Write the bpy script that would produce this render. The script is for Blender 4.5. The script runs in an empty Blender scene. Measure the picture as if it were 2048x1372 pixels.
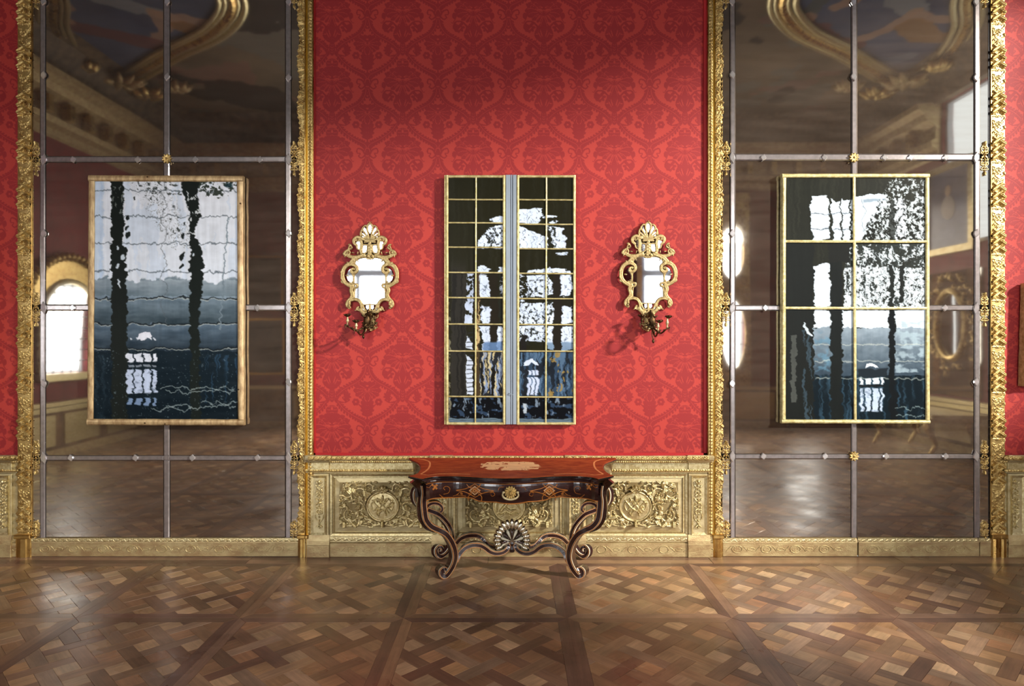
import bpy, math, random
import numpy as np
from mathutils import Vector, Matrix

random.seed(7)
SC = bpy.context.scene
COL = SC.collection
F = 1350.0            # focal length in pixels of the 2048 px wide photograph
D = 6.25              # camera to wall
EYE = 2.0

# ------------------------------------------------------------------ camera
cam_d = bpy.data.cameras.new('camera')
cam_d.sensor_width = 36.0
cam_d.lens = F / 2048.0 * 36.0
cam_d.shift_y = -6.0 / 2048.0
cam_d.clip_start = 0.05
cam_d.clip_end = 200
cam = bpy.data.objects.new('camera', cam_d)
COL.objects.link(cam)
cam.location = (0, -D, EYE)
cam.rotation_euler = (math.pi / 2, 0, 0)
SC.camera = cam

# ------------------------------------------------------------------ world, exposure, light
SC.view_settings.view_transform = 'Standard'
SC.view_settings.look = 'None'
SC.view_settings.gamma = 1
SC.view_settings.use_curve_mapping = False
SC.view_settings.exposure = 0.12
W = bpy.data.worlds.new('sky')
SC.world = W
W.use_nodes = True
_bg = W.node_tree.nodes['Background']
_bg.inputs[0].default_value = (0.80, 0.90, 1.0, 1)
_bg.inputs[1].default_value = 1.6
SC.cycles.max_bounces = 8
SC.cycles.diffuse_bounces = 4
SC.cycles.glossy_bounces = 5
SC.cycles.sample_clamp_indirect = 4.0
SC.cycles.caustics_reflective = False
SC.cycles.caustics_refractive = False

YB, XL, XR, HC = -9.3, -7.8, 8.0, 7.0       # back wall, side walls, ceiling height


def area(name, loc, target, sx, sy, power, col=(1, 1, 1), spread=180):
    l = bpy.data.lights.new(name, 'AREA')
    l.shape = 'RECTANGLE'
    l.size, l.size_y = sx, sy
    l.energy = power
    l.color = col
    l.spread = math.radians(spread)
    o = bpy.data.objects.new(name, l)
    COL.objects.link(o)
    o.location = loc
    o.rotation_euler = (Vector(target) - Vector(loc)).to_track_quat('-Z', 'Y').to_euler()
    return o


# bright low sky seen through the windows of the back wall (its head cuts the light on the red wall)
area('horizon_light', (0.3, -16.0, 5.42), (0.3, 0, 3.6), 17, 0.45, 1900, (1.0, 0.95, 0.88))
# daylight in each window opening
area('window_light', (-3.6, YB - 0.25, 2.5), (-3.2, 0, 1.7), 2.0, 3.9, 230, (0.93, 0.96, 1.0))
area('window_light', (3.75, YB - 0.25, 2.5), (3.2, 0, 1.7), 1.4, 3.9, 180, (0.93, 0.96, 1.0))
area('window_light', (6.75, YB - 0.25, 2.5), (5.2, 0, 1.7), 0.9, 3.9, 70, (0.93, 0.96, 1.0))
area('window_light', (XL - 0.25, -5.65, 2.2), (0, -4.0, 1.2), 1.2, 1.5, 60, (0.93, 0.96, 1.0))
# high window in the right wall: throws the sconce shadows down to the left
area('high_window_light', (XR + 6.0, -9.0, 8.2), (0.3, 0, 2.2), 0.9, 0.9, 4700, (1.0, 0.93, 0.84))


# ------------------------------------------------------------------ helpers
def P(u, v, y=0.0):
    """world point at depth plane y that the photograph shows at pixel (u, v)"""
    d = D + y
    return Vector(((u - 1024.0) * d / F, y, EYE - (v - 680.0) * d / F))


def PZ(u, v, z):
    """world point at height z seen at (u, v)"""
    d = (EYE - z) * F / (v - 680.0)
    return Vector(((u - 1024.0) * d / F, d - D, z))


def s2l(c):
    c = np.asarray(c, dtype=float) / 255.0
    return np.where(c <= 0.04045, c / 12.92, ((c + 0.055) / 1.055) ** 2.4)


def lin(r, g, b):
    v = s2l([r, g, b])
    return (float(v[0]), float(v[1]), float(v[2]), 1.0)


def tag(o, label=None, cat=None, group=None, kind=None):
    if label: o['label'] = label
    if cat: o['category'] = cat
    if group: o['group'] = group
    if kind: o['kind'] = kind
    return o


def empty(name, loc=(0, 0, 0), parent=None):
    o = bpy.data.objects.new(name, None)
    o.empty_display_size = 0.1
    COL.objects.link(o)
    o.location = loc
    if parent: o.parent = parent
    return o


def link(name, me, m=None, parent=None, loc=None, rot=None):
    o = bpy.data.objects.new(name, me)
    COL.objects.link(o)
    if m is not None and len(me.materials) == 0: me.materials.append(m)
    if parent:
        o.parent = parent
        o.matrix_parent_inverse = Matrix.Translation(-parent_world(parent))
    if loc is not None: o.location = loc
    if rot is not None: o.rotation_euler = rot
    return o


def parent_world(p):
    v = Vector((0, 0, 0))
    while p is not None:
        # objects here are parented with translation only
        t = p.matrix_parent_inverse.to_translation() if p.parent else Vector((0, 0, 0))
        v = v + Vector(p.location) + t
        p = p.parent
    return v


class MB:
    """collects shapes and links them as one mesh object"""
    def __init__(s):
        s.v, s.f = [], []

    def add(s, vs, fs):
        n = len(s.v)
        s.v += [tuple(p) for p in vs]
        s.f += [tuple(i + n for i in f) for f in fs]
        return s

    def box(s, x0, y0, z0, x1, y1, z1, c=0.0):
        x0, x1 = min(x0, x1), max(x0, x1)
        y0, y1 = min(y0, y1), max(y0, y1)
        z0, z1 = min(z0, z1), max(z0, z1)
        vs = [(x0, y0, z0), (x1, y0, z0), (x1, y1, z0), (x0, y1, z0), (x0, y0, z1), (x1, y0, z1), (x1, y1, z1), (x0, y1, z1)]
        fs = [(0, 3, 2, 1), (4, 5, 6, 7), (0, 1, 5, 4), (1, 2, 6, 5), (2, 3, 7, 6), (3, 0, 4, 7)]
        if c <= 0: return s.add(vs, fs)
        # chamfer on the front (-y) face
        c = min(c, (x1 - x0) / 2.01, (z1 - z0) / 2.01, (y1 - y0) * .9)
        vs = [(x0, y1, z0), (x1, y1, z0), (x1, y1, z1), (x0, y1, z1),
              (x0, y0 + c, z0), (x1, y0 + c, z0), (x1, y0 + c, z1), (x0, y0 + c, z1),
              (x0 + c, y0, z0 + c), (x1 - c, y0, z0 + c), (x1 - c, y0, z1 - c), (x0 + c, y0, z1 - c)]
        fs = [(3, 2, 1, 0), (8, 9, 10, 11)]
        for i in range(4):
            j = (i + 1) % 4
            fs.append((i, j, 4 + j, 4 + i))
            fs.append((4 + i, 4 + j, 8 + j, 8 + i))
        return s.add(vs, fs)

    def tube(s, pts, r, n=8, caps=True, flat=1.0):
        pts = [Vector(p) for p in pts]
        k = len(pts)
        rs = r if isinstance(r, (list, tuple)) else [r] * k
        prev = None
        vs = []
        for i, p in enumerate(pts):
            t = (pts[min(i + 1, k - 1)] - pts[max(i - 1, 0)])
            t = t.normalized() if t.length > 1e-9 else Vector((0, 0, 1))
            a = Vector((0, 1, 0)) if abs(t.y) < .9 else Vector((1, 0, 0))
            if prev is not None: a = prev
            b = t.cross(a)
            b = b.normalized() if b.length > 1e-6 else t.orthogonal().normalized()
            a = b.cross(t).normalized()
            prev = a
            for j in range(n):
                w = 2 * math.pi * j / n
                vs.append(p + (a * math.cos(w) * flat + b * math.sin(w)) * rs[i])
        fs = []
        for i in range(k - 1):
            for j in range(n):
                j2 = (j + 1) % n
                fs.append((i * n + j, i * n + j2, (i + 1) * n + j2, (i + 1) * n + j))
        if caps:
            fs.append(tuple(range(n - 1, -1, -1)))
            fs.append(tuple((k - 1) * n + j for j in range(n)))
        return s.add(vs, fs)

    def lathe(s, prof, c, n=14, axis='z'):
        """prof: list of (r, h) ; c: centre"""
        vs = []
        for r, h in prof:
            for j in range(n):
                w = 2 * math.pi * j / n
                if axis == 'z': vs.append((c[0] + r * math.cos(w), c[1] + r * math.sin(w), c[2] + h))
                else: vs.append((c[0] + r * math.cos(w), c[1] - h, c[2] + r * math.sin(w)))
        fs = []
        for i in range(len(prof) - 1):
            for j in range(n):
                j2 = (j + 1) % n
                q = (i * n + j, i * n + j2, (i + 1) * n + j2, (i + 1) * n + j)
                fs.append(q)
        fs.append(tuple(range(n - 1, -1, -1)))
        fs.append(tuple((len(prof) - 1) * n + j for j in range(n)))
        return s.add(vs, fs)

    def blob(s, c, rx, ry, rz, n=10, m=7):
        vs, fs = [], []
        for i in range(m + 1):
            a = math.pi * i / m
            for j in range(n):
                w = 2 * math.pi * j / n
                vs.append((c[0] + rx * math.sin(a) * math.cos(w), c[1] + ry * math.sin(a) * math.sin(w), c[2] + rz * math.cos(a)))
        for i in range(m):
            for j in range(n):
                j2 = (j + 1) % n
                fs.append((i * n + j, (i + 1) * n + j, (i + 1) * n + j2, i * n + j2))
        return s.add(vs, fs)

    def prism(s, poly, y0, y1, c=0.0):
        """poly of (x,z), extruded between y0 (front) and y1, chamfer c on front"""
        n = len(poly)
        cx = sum(p[0] for p in poly) / n
        cz = sum(p[1] for p in poly) / n
        if c:
            rad = sum(math.hypot(p[0] - cx, p[1] - cz) for p in poly) / n
            k = max(0.05, 1 - c / rad)
            vs = [(cx + (p[0] - cx) * k, y0, cz + (p[1] - cz) * k) for p in poly] + [(p[0], y0 + c * .7, p[1]) for p in poly] + [(p[0], y1, p[1]) for p in poly]
            lay = 3
        else:
            vs = [(p[0], y0, p[1]) for p in poly] + [(p[0], y1, p[1]) for p in poly]
            lay = 2
        fs = [tuple(range(n))]
        for l in range(lay - 1):
            for i in range(n):
                j = (i + 1) % n
                fs.append((l * n + i, l * n + j, (l + 1) * n + j, (l + 1) * n + i))
        fs.append(tuple((lay - 1) * n + i for i in range(n - 1, -1, -1)))
        return s.add(vs, fs)

    def profile_x(s, prof, x0, x1):
        """prof list of (y,z) closed, extruded along x"""
        n = len(prof)
        vs = [(x0, y, z) for y, z in prof] + [(x1, y, z) for y, z in prof]
        fs = [tuple(range(n)), tuple(range(2 * n - 1, n - 1, -1))]
        for i in range(n):
            j = (i + 1) % n
            fs.append((i, n + i, n + j, j))
        return s.add(vs, fs)

    def profile_z(s, prof, z0, z1):
        """prof list of (x,y) closed, extruded along z"""
        n = len(prof)
        vs = [(x, y, z0) for x, y in prof] + [(x, y, z1) for x, y in prof]
        fs = [tuple(range(n)), tuple(range(2 * n - 1, n - 1, -1))]
        for i in range(n):
            j = (i + 1) % n
            fs.append((i, n + i, n + j, j))
        return s.add(vs, fs)

    def mesh(s, name, smooth=False):
        me = bpy.data.meshes.new(name)
        me.from_pydata(s.v, [], s.f)
        if smooth:
            me.shade_smooth()
        me.update()
        return me

    def build(s, name, m, parent=None, smooth=False, fix=True):
        me = s.mesh(name, smooth)
        if fix:
            import bmesh
            bm = bmesh.new()
            bm.from_mesh(me)
            bmesh.ops.recalc_face_normals(bm, faces=bm.faces)
            bm.to_mesh(me)
            bm.free()
        o = link(name, me, m, parent)
        return o


def smooth_path(pts, k=6, closed=False):
    pts = [Vector(p) for p in pts]
    n = len(pts)
    out = []
    rng = range(n) if closed else range(n - 1)
    for i in rng:
        if closed:
            p0, p1, p2, p3 = pts[(i - 1) % n], pts[i], pts[(i + 1) % n], pts[(i + 2) % n]
        else:
            p1, p2 = pts[i], pts[i + 1]
            p0 = pts[i - 1] if i > 0 else p1 * 2 - p2
            p3 = pts[i + 2] if i + 2 < n else p2 * 2 - p1
        for j in range(k):
            t = j / k
            out.append(0.5 * ((2 * p1) + (p2 - p0) * t + (2 * p0 - 5 * p1 + 4 * p2 - p3) * t * t + (3 * p1 - p0 - 3 * p2 + p3) * t ** 3))
    if not closed: out.append(pts[-1])
    return out


def quads_mesh(name, co, faces, colors=None, smooth=True, mask=None):
    """co Nx3, faces Mx4 arrays"""
    me = bpy.data.meshes.new(name)
    n, m = len(co), len(faces)
    me.vertices.add(n)
    me.vertices.foreach_set('co', np.ascontiguousarray(co, dtype=np.float32).ravel())
    me.loops.add(m * 4)
    me.loops.foreach_set('vertex_index', np.ascontiguousarray(faces, dtype=np.int32).ravel())
    me.polygons.add(m)
    me.polygons.foreach_set('loop_start', np.arange(0, m * 4, 4, dtype=np.int32))
    me.update(calc_edges=True)
    if smooth:
        me.shade_smooth()
    if colors is not None:
        a = me.color_attributes.new('Col', 'FLOAT_COLOR', 'POINT')
        c = np.ones((n, 4), dtype=np.float32)
        c[:, :colors.shape[1]] = colors
        a.data.foreach_set('color', c.ravel())
    me.validate()
    return me


def grid_faces(nx, ny):
    i = np.arange(nx - 1)[None, :] + np.arange(ny - 1)[:, None] * nx
    # order so that normal faces -y when x right, rows go down (z decreasing)
    return np.stack([i, i + nx, i + nx + 1, i + 1], axis=-1).reshape(-1, 4)


# ------------------------------------------------------------------ numpy noise and painting
def vnoise(h, w, cy, cx, seed, octv=3, gain=0.5):
    r = np.random.RandomState(seed)
    out = np.zeros((h, w))
    amp, tot = 1.0, 0.0
    for o in range(octv):
        gy, gx = int(h / max(cy, 1.0)) + 4, int(w / max(cx, 1.0)) + 4
        g = r.rand(gy, gx) * 2 - 1
        yy = np.arange(h) / max(cy, 1.0)
        xx = np.arange(w) / max(cx, 1.0)
        y0, x0 = yy.astype(int), xx.astype(int)
        fy, fx = yy - y0, xx - x0
        fy, fx = fy * fy * (3 - 2 * fy), fx * fx * (3 - 2 * fx)
        a = g[y0][:, x0] * (1 - fx) + g[y0][:, x0 + 1] * fx
        b = g[y0 + 1][:, x0] * (1 - fx) + g[y0 + 1][:, x0 + 1] * fx
        out += amp * (a * (1 - fy)[:, None] + b * fy[:, None])
        tot += amp
        amp *= gain
        cy, cx = cy / 2, cx / 2
    return out / tot


def sst(e0, e1, x):
    t = np.clip((x - e0) / (e1 - e0), 0, 1)
    return t * t * (3 - 2 * t)


def seg_dist(X, Y, pts):
    """distance to a polyline and parameter 0..1 along it"""
    best = np.full(X.shape, 1e9)
    par = np.zeros(X.shape)
    L = [0.0]
    for a, b in zip(pts[:-1], pts[1:]): L.append(L[-1] + math.hypot(b[0] - a[0], b[1] - a[1]))
    T = max(L[-1], 1e-9)
    for i, (a, b) in enumerate(zip(pts[:-1], pts[1:])):
        dx, dy = b[0] - a[0], b[1] - a[1]
        l2 = dx * dx + dy * dy + 1e-12
        t = np.clip(((X - a[0]) * dx + (Y - a[1]) * dy) / l2, 0, 1)
        d = np.hypot(X - a[0] - t * dx, Y - a[1] - t * dy)
        m = d < best
        best = np.where(m, d, best)
        par = np.where(m, (L[i] + t * math.sqrt(l2)) / T, par)
    return best, par


def cr2(pts, k=5, closed=False):
    return [(p.x, p.y) for p in smooth_path([(a, b, 0) for a, b in pts], k, closed)]


def in_poly(X, Y, poly):
    r = np.zeros(X.shape, dtype=bool)
    n = len(poly)
    for i in range(n):
        x1, y1 = poly[i]
        x2, y2 = poly[(i + 1) % n]
        c = ((y1 > Y) != (y2 > Y)) & (X < (x2 - x1) * (Y - y1) / ((y2 - y1) + 1e-12) + x1)
        r ^= c
    return r


class Relief:
    """height field in pixel units (x right, y down)"""
    def __init__(s, w, h, k=1.0):
        s.w, s.h, s.k = w, h, k
        s.nx, s.ny = int(round(w * k)) + 1, int(round(h * k)) + 1
        s.X, s.Y = np.meshgrid(np.linspace(0, w, s.nx), np.linspace(0, h, s.ny))
        s.H = np.zeros_like(s.X)

    def _win(s, pts, r):
        xs = [p[0] for p in pts]
        ys = [p[1] for p in pts]
        i0 = max(0, int((min(xs) - r) * s.k) - 1)
        i1 = min(s.nx, int((max(xs) + r) * s.k) + 3)
        j0 = max(0, int((min(ys) - r) * s.k) - 1)
        j1 = min(s.ny, int((max(ys) + r) * s.k) + 3)
        return slice(j0, j1), slice(i0, i1)

    def stroke(s, pts, r0, r1=None, a=1.0, k=5, base=0.0, groove=0.0):
        if r1 is None: r1 = r0
        pts = cr2(pts, k) if len(pts) > 2 else pts
        wj, wi = s._win(pts, max(r0, r1) + 1)
        X, Y = s.X[wj, wi], s.Y[wj, wi]
        if X.size == 0: return s
        d, t = seg_dist(X, Y, pts)
        r = r0 + (r1 - r0) * t
        q = np.clip(1 - (d / r) ** 2, 0, 1)
        h = a * (base * (q > 0) + np.sqrt(q) * np.minimum(r, 6) * .5 * (1 - base))
        if groove: h -= groove * a * np.exp(-(d / (r * .3)) ** 2) * (q > 0)
        s.H[wj, wi] = np.maximum(s.H[wj, wi], h)
        return s

    def spiral(s, cx, cy, r, turns=1.4, start=0.0, dr=1, w0=2.4, w1=1.0, a=1.0, tail=None):
        pts = []
        if tail: pts += tail
        n = int(10 * turns) + 3
        for i in range(n):
            t = i / (n - 1)
            an = start + dr * t * turns * 2 * math.pi
            rr = r * (1 - t) ** .8 + .6
            pts.append((cx + rr * math.cos(an), cy + rr * math.sin(an)))
        s.stroke(pts, w0, w1, a, k=2)
        s.ball(cx, cy, w0 * .8, a=a)
        return s

    def ball(s, cx, cy, r, ry=None, a=1.0):
        ry = ry or r
        wj, wi = s._win([(cx, cy)], max(r, ry) + 1)
        X, Y = s.X[wj, wi], s.Y[wj, wi]
        if X.size == 0: return s
        q = np.clip(1 - ((X - cx) / r) ** 2 - ((Y - cy) / ry) ** 2, 0, 1)
        s.H[wj, wi] = np.maximum(s.H[wj, wi], a * np.sqrt(q) * min(r, ry) * .7)
        return s

    def leaf(s, cx, cy, ang, ln, wd, a=1.0, lobes=3):
        ca, sa = math.cos(ang), math.sin(ang)
        wj, wi = s._win([(cx, cy), (cx + ln * ca, cy + ln * sa)], wd + 1)
        X, Y = s.X[wj, wi], s.Y[wj, wi]
        if X.size == 0: return s
        x = (X - cx) * ca + (Y - cy) * sa
        y = -(X - cx) * sa + (Y - cy) * ca
        t = x / ln
        ww = wd * np.sqrt(np.clip(t, 0, 1)) * np.sqrt(np.clip(1 - t, 0, 1)) * 1.6
        ww = ww * (0.78 + .22 * np.abs(np.sin(t * math.pi * lobes)))
        q = np.clip(1 - (np.abs(y) / (ww + 1e-6)) ** 1.6, 0, 1) * (t > 0) * (t < 1)
        h = a * (np.sqrt(q) * wd * .55 - wd * .22 * np.exp(-(y / (wd * .14)) ** 2) * (q > 0) + .25 * wd * t * (q > 0))
        s.H[wj, wi] = np.maximum(s.H[wj, wi], h)
        return s

    def ring(s, cx, cy, rx, ry, w, a=1.0):
        pts = [(cx + rx * math.cos(t), cy + ry * math.sin(t)) for t in np.linspace(0, 2 * math.pi, 33)]
        return s.stroke(pts, w, w, a, k=1)

    def mirror_x(s):
        s.H = np.maximum(s.H, s.H[:, ::-1])
        return s

    def mesh(s, name, sx, thick=0.0, mask=None, z_top=0.0, x0=0.0, hs=None, smooth=True):
        """sx metres per px; relief towards -y, base plane at y=0, optional mask of vertices"""
        hs = hs if hs is not None else sx
        co = np.stack([x0 + s.X * sx, -(s.H * hs + thick), z_top - s.Y * sx], -1).reshape(-1, 3)
        f = grid_faces(s.nx, s.ny)
        if mask is not None:
            mk = mask.reshape(-1)
            f = f[mk[f].all(axis=1)]
            # skirt
            e = np.concatenate([f[:, [0, 1]], f[:, [1, 2]], f[:, [2, 3]], f[:, [3, 0]]])
            key = e[:, 0].astype(np.int64) * len(co) + e[:, 1]
            rkey = e[:, 1].astype(np.int64) * len(co) + e[:, 0]
            be = e[~np.isin(key, rkey)]
            used = np.unique(f)
            remap = -np.ones(len(co), dtype=np.int64)
            remap[used] = np.arange(len(used))
            bv = np.unique(be)
            bmap = {int(b): len(used) + i for i, b in enumerate(bv)}
            base = co[bv].copy()
            base[:, 1] = 0
            co2 = np.concatenate([co[used], base])
            sk = np.array([[remap[a], bmap[int(a)], bmap[int(b)], remap[b]] for a, b in be])
            f2 = np.concatenate([remap[f], sk])
            return quads_mesh(name, co2, f2, smooth=smooth)
        return quads_mesh(name, co, f, smooth=smooth)


# ------------------------------------------------------------------ materials
def mat(name, col, rough=.5, metal=0.0, var=0.0, vscale=6.0, vstretch=(1, 1, 1), bump=0.0, bscale=40.0,
        col2=None, coat=0.0, spec=.5, rvar=0.0, emit=None, bstretch=None, detail=4):
    m = bpy.data.materials.new(name)
    m.use_nodes = True
    nt = m.node_tree
    b = nt.nodes['Principled BSDF']
    b.inputs['Roughness'].default_value = rough
    b.inputs['Metallic'].default_value = metal
    b.inputs['Coat Weight'].default_value = coat
    b.inputs['Coat Roughness'].default_value = .12
    b.inputs['Specular IOR Level'].default_value = spec
    c = lin(*col)
    b.inputs['Base Color'].default_value = c
    if var > 0 or col2 or rvar > 0:
        tc = nt.nodes.new('ShaderNodeTexCoord')
        mp = nt.nodes.new('ShaderNodeMapping')
        mp.inputs['Scale'].default_value = vstretch
        nt.links.new(tc.outputs['Object'], mp.inputs['Vector'])
        nz = nt.nodes.new('ShaderNodeTexNoise')
        nz.inputs['Scale'].default_value = vscale
        nz.inputs['Detail'].default_value = detail
        nz.inputs['Roughness'].default_value = .62
        nt.links.new(mp.outputs[0], nz.inputs['Vector'])
        if var > 0 or col2:
            r = nt.nodes.new('ShaderNodeValToRGB')
            r.color_ramp.elements[0].position = .34
            r.color_ramp.elements[1].position = .66
            if col2:
                r.color_ramp.elements[0].color = lin(*col2)
                r.color_ramp.elements[1].color = c
            else:
                r.color_ramp.elements[0].color = tuple(x * (1 - var) for x in c[:3]) + (1,)
                r.color_ramp.elements[1].color = tuple(min(1, x * (1 + var)) for x in c[:3]) + (1,)
            nt.links.new(nz.outputs['Fac'], r.inputs['Fac'])
            nt.links.new(r.outputs['Color'], b.inputs['Base Color'])
        if rvar > 0:
            mr = nt.nodes.new('ShaderNodeMapRange')
            mr.inputs['From Min'].default_value = .3
            mr.inputs['From Max'].default_value = .7
            mr.inputs['To Min'].default_value = max(0, rough - rvar)
            mr.inputs['To Max'].default_value = min(1, rough + rvar)
            nt.links.new(nz.outputs['Fac'], mr.inputs['Value'])
            nt.links.new(mr.outputs[0], b.inputs['Roughness'])
    if bump > 0:
        tc = nt.nodes.new('ShaderNodeTexCoord')
        mp = nt.nodes.new('ShaderNodeMapping')
        mp.inputs['Scale'].default_value = bstretch or vstretch
        nt.links.new(tc.outputs['Object'], mp.inputs['Vector'])
        nz = nt.nodes.new('ShaderNodeTexNoise')
        nz.inputs['Scale'].default_value = bscale
        nz.inputs['Detail'].default_value = 3
        nt.links.new(mp.outputs[0], nz.inputs['Vector'])
        bp = nt.nodes.new('ShaderNodeBump')
        bp.inputs['Strength'].default_value = bump
        bp.inputs['Distance'].default_value = .01
        nt.links.new(nz.outputs['Fac'], bp.inputs['Height'])
        nt.links.new(bp.outputs[0], b.inputs['Normal'])
    if emit:
        b.inputs['Emission Color'].default_value = lin(*emit[:3])
        b.inputs['Emission Strength'].default_value = emit[3]
    return m


def mat_attr(name, rough=.5, spec=.5, coat=0.0, metal=0.0):
    m = bpy.data.materials.new(name)
    m.use_nodes = True
    nt = m.node_tree
    b = nt.nodes['Principled BSDF']
    a = nt.nodes.new('ShaderNodeAttribute')
    a.attribute_name = 'Col'
    nt.links.new(a.outputs['Color'], b.inputs['Base Color'])
    b.inputs['Roughness'].default_value = rough
    b.inputs['Specular IOR Level'].default_value = spec
    b.inputs['Coat Weight'].default_value = coat
    b.inputs['Metallic'].default_value = metal
    return m


GOLD = mat('carved_gilding', (228, 200, 132), .34, .78, col2=(176, 142, 82), vscale=14, bump=.12, bscale=160, rvar=.1)
GOLD_FLAT = mat('flat_gilding', (218, 184, 112), .3, 1.0, col2=(184, 142, 78), vscale=9, bump=.08, bscale=60, rvar=.08)
PALE_GOLD = mat('pale_worn_gilding', (222, 208, 162), .42, .65, col2=(186, 164, 116), vscale=7, vstretch=(1, 1, 2.2), bump=.2, bscale=120, rvar=.08, detail=8)
BASE_GOLD = mat('rubbed_gilding', (204, 184, 134), .48, .55, col2=(168, 138, 96), vscale=14, vstretch=(.6, 1, 1), bump=.3, bscale=110, detail=8)
OCHRE = mat('ochre_groove', (190, 140, 40), .4, .8, var=.15, vscale=20)
CREAM_GOLD = mat('cream_gilding', (234, 220, 170), .33, .75, col2=(192, 168, 114), vscale=45, bump=.2, bscale=160)
BRONZE = mat('dark_bronze', (104, 80, 52), .4, .9, col2=(58, 42, 28), vscale=40, bump=.3, bscale=150)
SILVER = mat('silvered_wood', (222, 212, 190), .26, 1.0, var=.12, vscale=30)
EBONY = mat('dark_walnut', (62, 34, 30), .22, 0, col2=(38, 20, 20), vscale=10, vstretch=(1, 1, 4), coat=.6, detail=6)
WALNUT2 = mat('brown_stile', (70, 38, 20), .25, 0, col2=(34, 18, 10), vscale=18, coat=.5)
ORANGEWOOD = mat('orange_banding', (178, 108, 42), .4, 0, var=.2, vscale=30, spec=.3)
BONE = mat('pale_stringing', (226, 216, 188), .35, 0, var=.1, vscale=30)
BLACK = mat('black_edge', (18, 12, 14), .2, 0, var=.1, coat=.5)
GAP = mat('dark_joint', (22, 16, 12), .8, 0, var=.1)

# ================================================================== damask
def damask_tile(k=0.8):
    TW, TH = 141.4, 138.8
    Dk, Lt = Relief(TW, TH, k), Relief(TW, TH, k)
    c = 1 / 4.9
    offs = [(i * TW, j * TH) for i in (-1, 0, 1) for j in (-1, 0, 1)]

    def tr(pts, cx, cy, ox, oy, sx):
        return [(cx + ox + sx * (x) * c, cy + oy + y * c) for x, y in pts]

    def S(R, pts, r0, r1, cx, cy, both=True, k_=4):
        for ox, oy in offs:
            for sx in ((1, -1) if both else (1,)):
                q = tr(pts, cx, cy, ox, oy, sx)
                xs = [p[0] for p in q]; ys = [p[1] for p in q]
                if max(xs) < -8 or min(xs) > TW + 8 or max(ys) < -8 or min(ys) > TH + 8: continue
                R.stroke(q, r0, r1, 1.0, k=k_, base=1.0)

    def Lf(R, x, y, ang, ln, wd, cx, cy, both=True):
        for ox, oy in offs:
            for sx in ((1, -1) if both else (1,)):
                X, Y = cx + ox + sx * x * c, cy + oy + y * c
                if X < -25 or X > TW + 25 or Y < -25 or Y > TH + 25: continue
                a = ang if sx == 1 else math.pi - ang
                R.leaf(X, Y, a, ln * c, wd * c, 4.0, lobes=2)

    def B(R, x, y, r, ry, cx, cy, both=True):
        for ox, oy in offs:
            for sx in ((1, -1) if both else (1,)):
                R.ball(cx + ox + sx * x * c, cy + oy + y * c, r * c, ry * c, 4.0)
    A = (TW / 2, TH / 2)           # big flower centre
    N = (0.0, TH / 2)              # half way between two big flowers
    # leafy garland bands (relative to A, in 4.9-fold pixels)
    def garland(pts, cx, cy):
        S(Dk, pts, 2.6, 2.6, cx, cy)
        sp = cr2(pts, 6)
        for i in range(1, len(sp) - 1, 2):
            a = math.atan2(sp[i + 1][1] - sp[i - 1][1], sp[i + 1][0] - sp[i - 1][0])
            Lf(Dk, sp[i][0], sp[i][1], a + .9, 46, 15, cx, cy)
            Lf(Dk, sp[i][0], sp[i][1], a - .9, 38, 13, cx, cy)
        S(Lt, pts, .45, .45, cx, cy)
    garland([(335, 90), (318, 170), (265, 240), (190, 285), (110, 330), (50, 385)], *A)
    garland([(55, 440), (110, 510), (190, 570), (260, 610), (320, 640), (345, 690)], *A)
    # big flower
    for a, l, w in ((-.25, 178, 50), (.12, 186, 52), (.48, 172, 48), (.82, 160, 42), (1.15, 150, 36), (1.45, 150, 32), (-.62, 150, 48), (-1.0, 124, 42)):
        if l: Lf(Dk, 4, -10, a, l, w, *A)
    B(Dk, 50, -40, 60, 46, *A); B(Dk, 80, 16, 60, 34, *A); B(Dk, 40, 60, 50, 50, *A); B(Dk, 150, 26, 22, 40, *A)
    B(Dk, 0, -150, 60, 50, *A, False); B(Dk, 0, -90, 70, 50, *A, False)
    for a in np.linspace(-.25, 1.45, 7): S(Lt, [(26 * math.cos(a), -2 + 8 * math.sin(a)), (50 * math.cos(a) + 6, -2 + 22 * math.sin(a)), (84 * math.cos(a), -10 + 40 * math.sin(a))], .75, .3, *A)
    for a in (-.9, -.5): S(Lt, [(20 * math.cos(a), -14 + 8 * math.sin(a)), (60 * math.cos(a), -14 + 30 * math.sin(a))], .7, .3, *A)
    for a, l in ((-.05, 160), (.3, 156), (.65, 146), (.98, 140), (1.3, 138), (-.44, 150)): S(Lt, [(66 * math.cos(a), 8 + 60 * math.sin(a)), (l * .8 * math.cos(a - .05), l * .8 * math.sin(a - .05)), (l * math.cos(a), l * math.sin(a))], .6, .35, *A)
    for a in (.2, .7, 1.2, 1.5, -.9): S(Lt, [(30 * math.cos(a), 50 + 10 * a), (70 * math.cos(a * .9) + 20, 60 + 70 * a)], .35, .35, *A)
    for y in (-190, -160, -130): S(Lt, [(0, y), (30, y + 8), (48, y + 2)], .4, .4, *A)
    B(Lt, 0, -165, 12, 16, *A, False)
    for x, y in ((60, -60), (95, -30), (120, -75)): S(Lt, [(x, y), (x + 26, y - 12), (x + 40, y + 14)], .4, .4, *A)
    # stem fan
    for a, l in ((1.571, 190), (1.25, 175), (.95, 150)): Lf(Dk, 2, 120, a, l, 26, *A)
    S(Dk, [(0, 120), (0, 330)], 1.6, 1.6, *A, both=False)
    Lf(Dk, 6, 300, -1.15, 150, 34, *A); Lf(Dk, 10, 320, -.75, 110, 26, *A)
    Lf(Lt, 14, 270, -1.3, 80, 6, *A); Lf(Lt, 26, 275, -1.05, 66, 5, *A)
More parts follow.
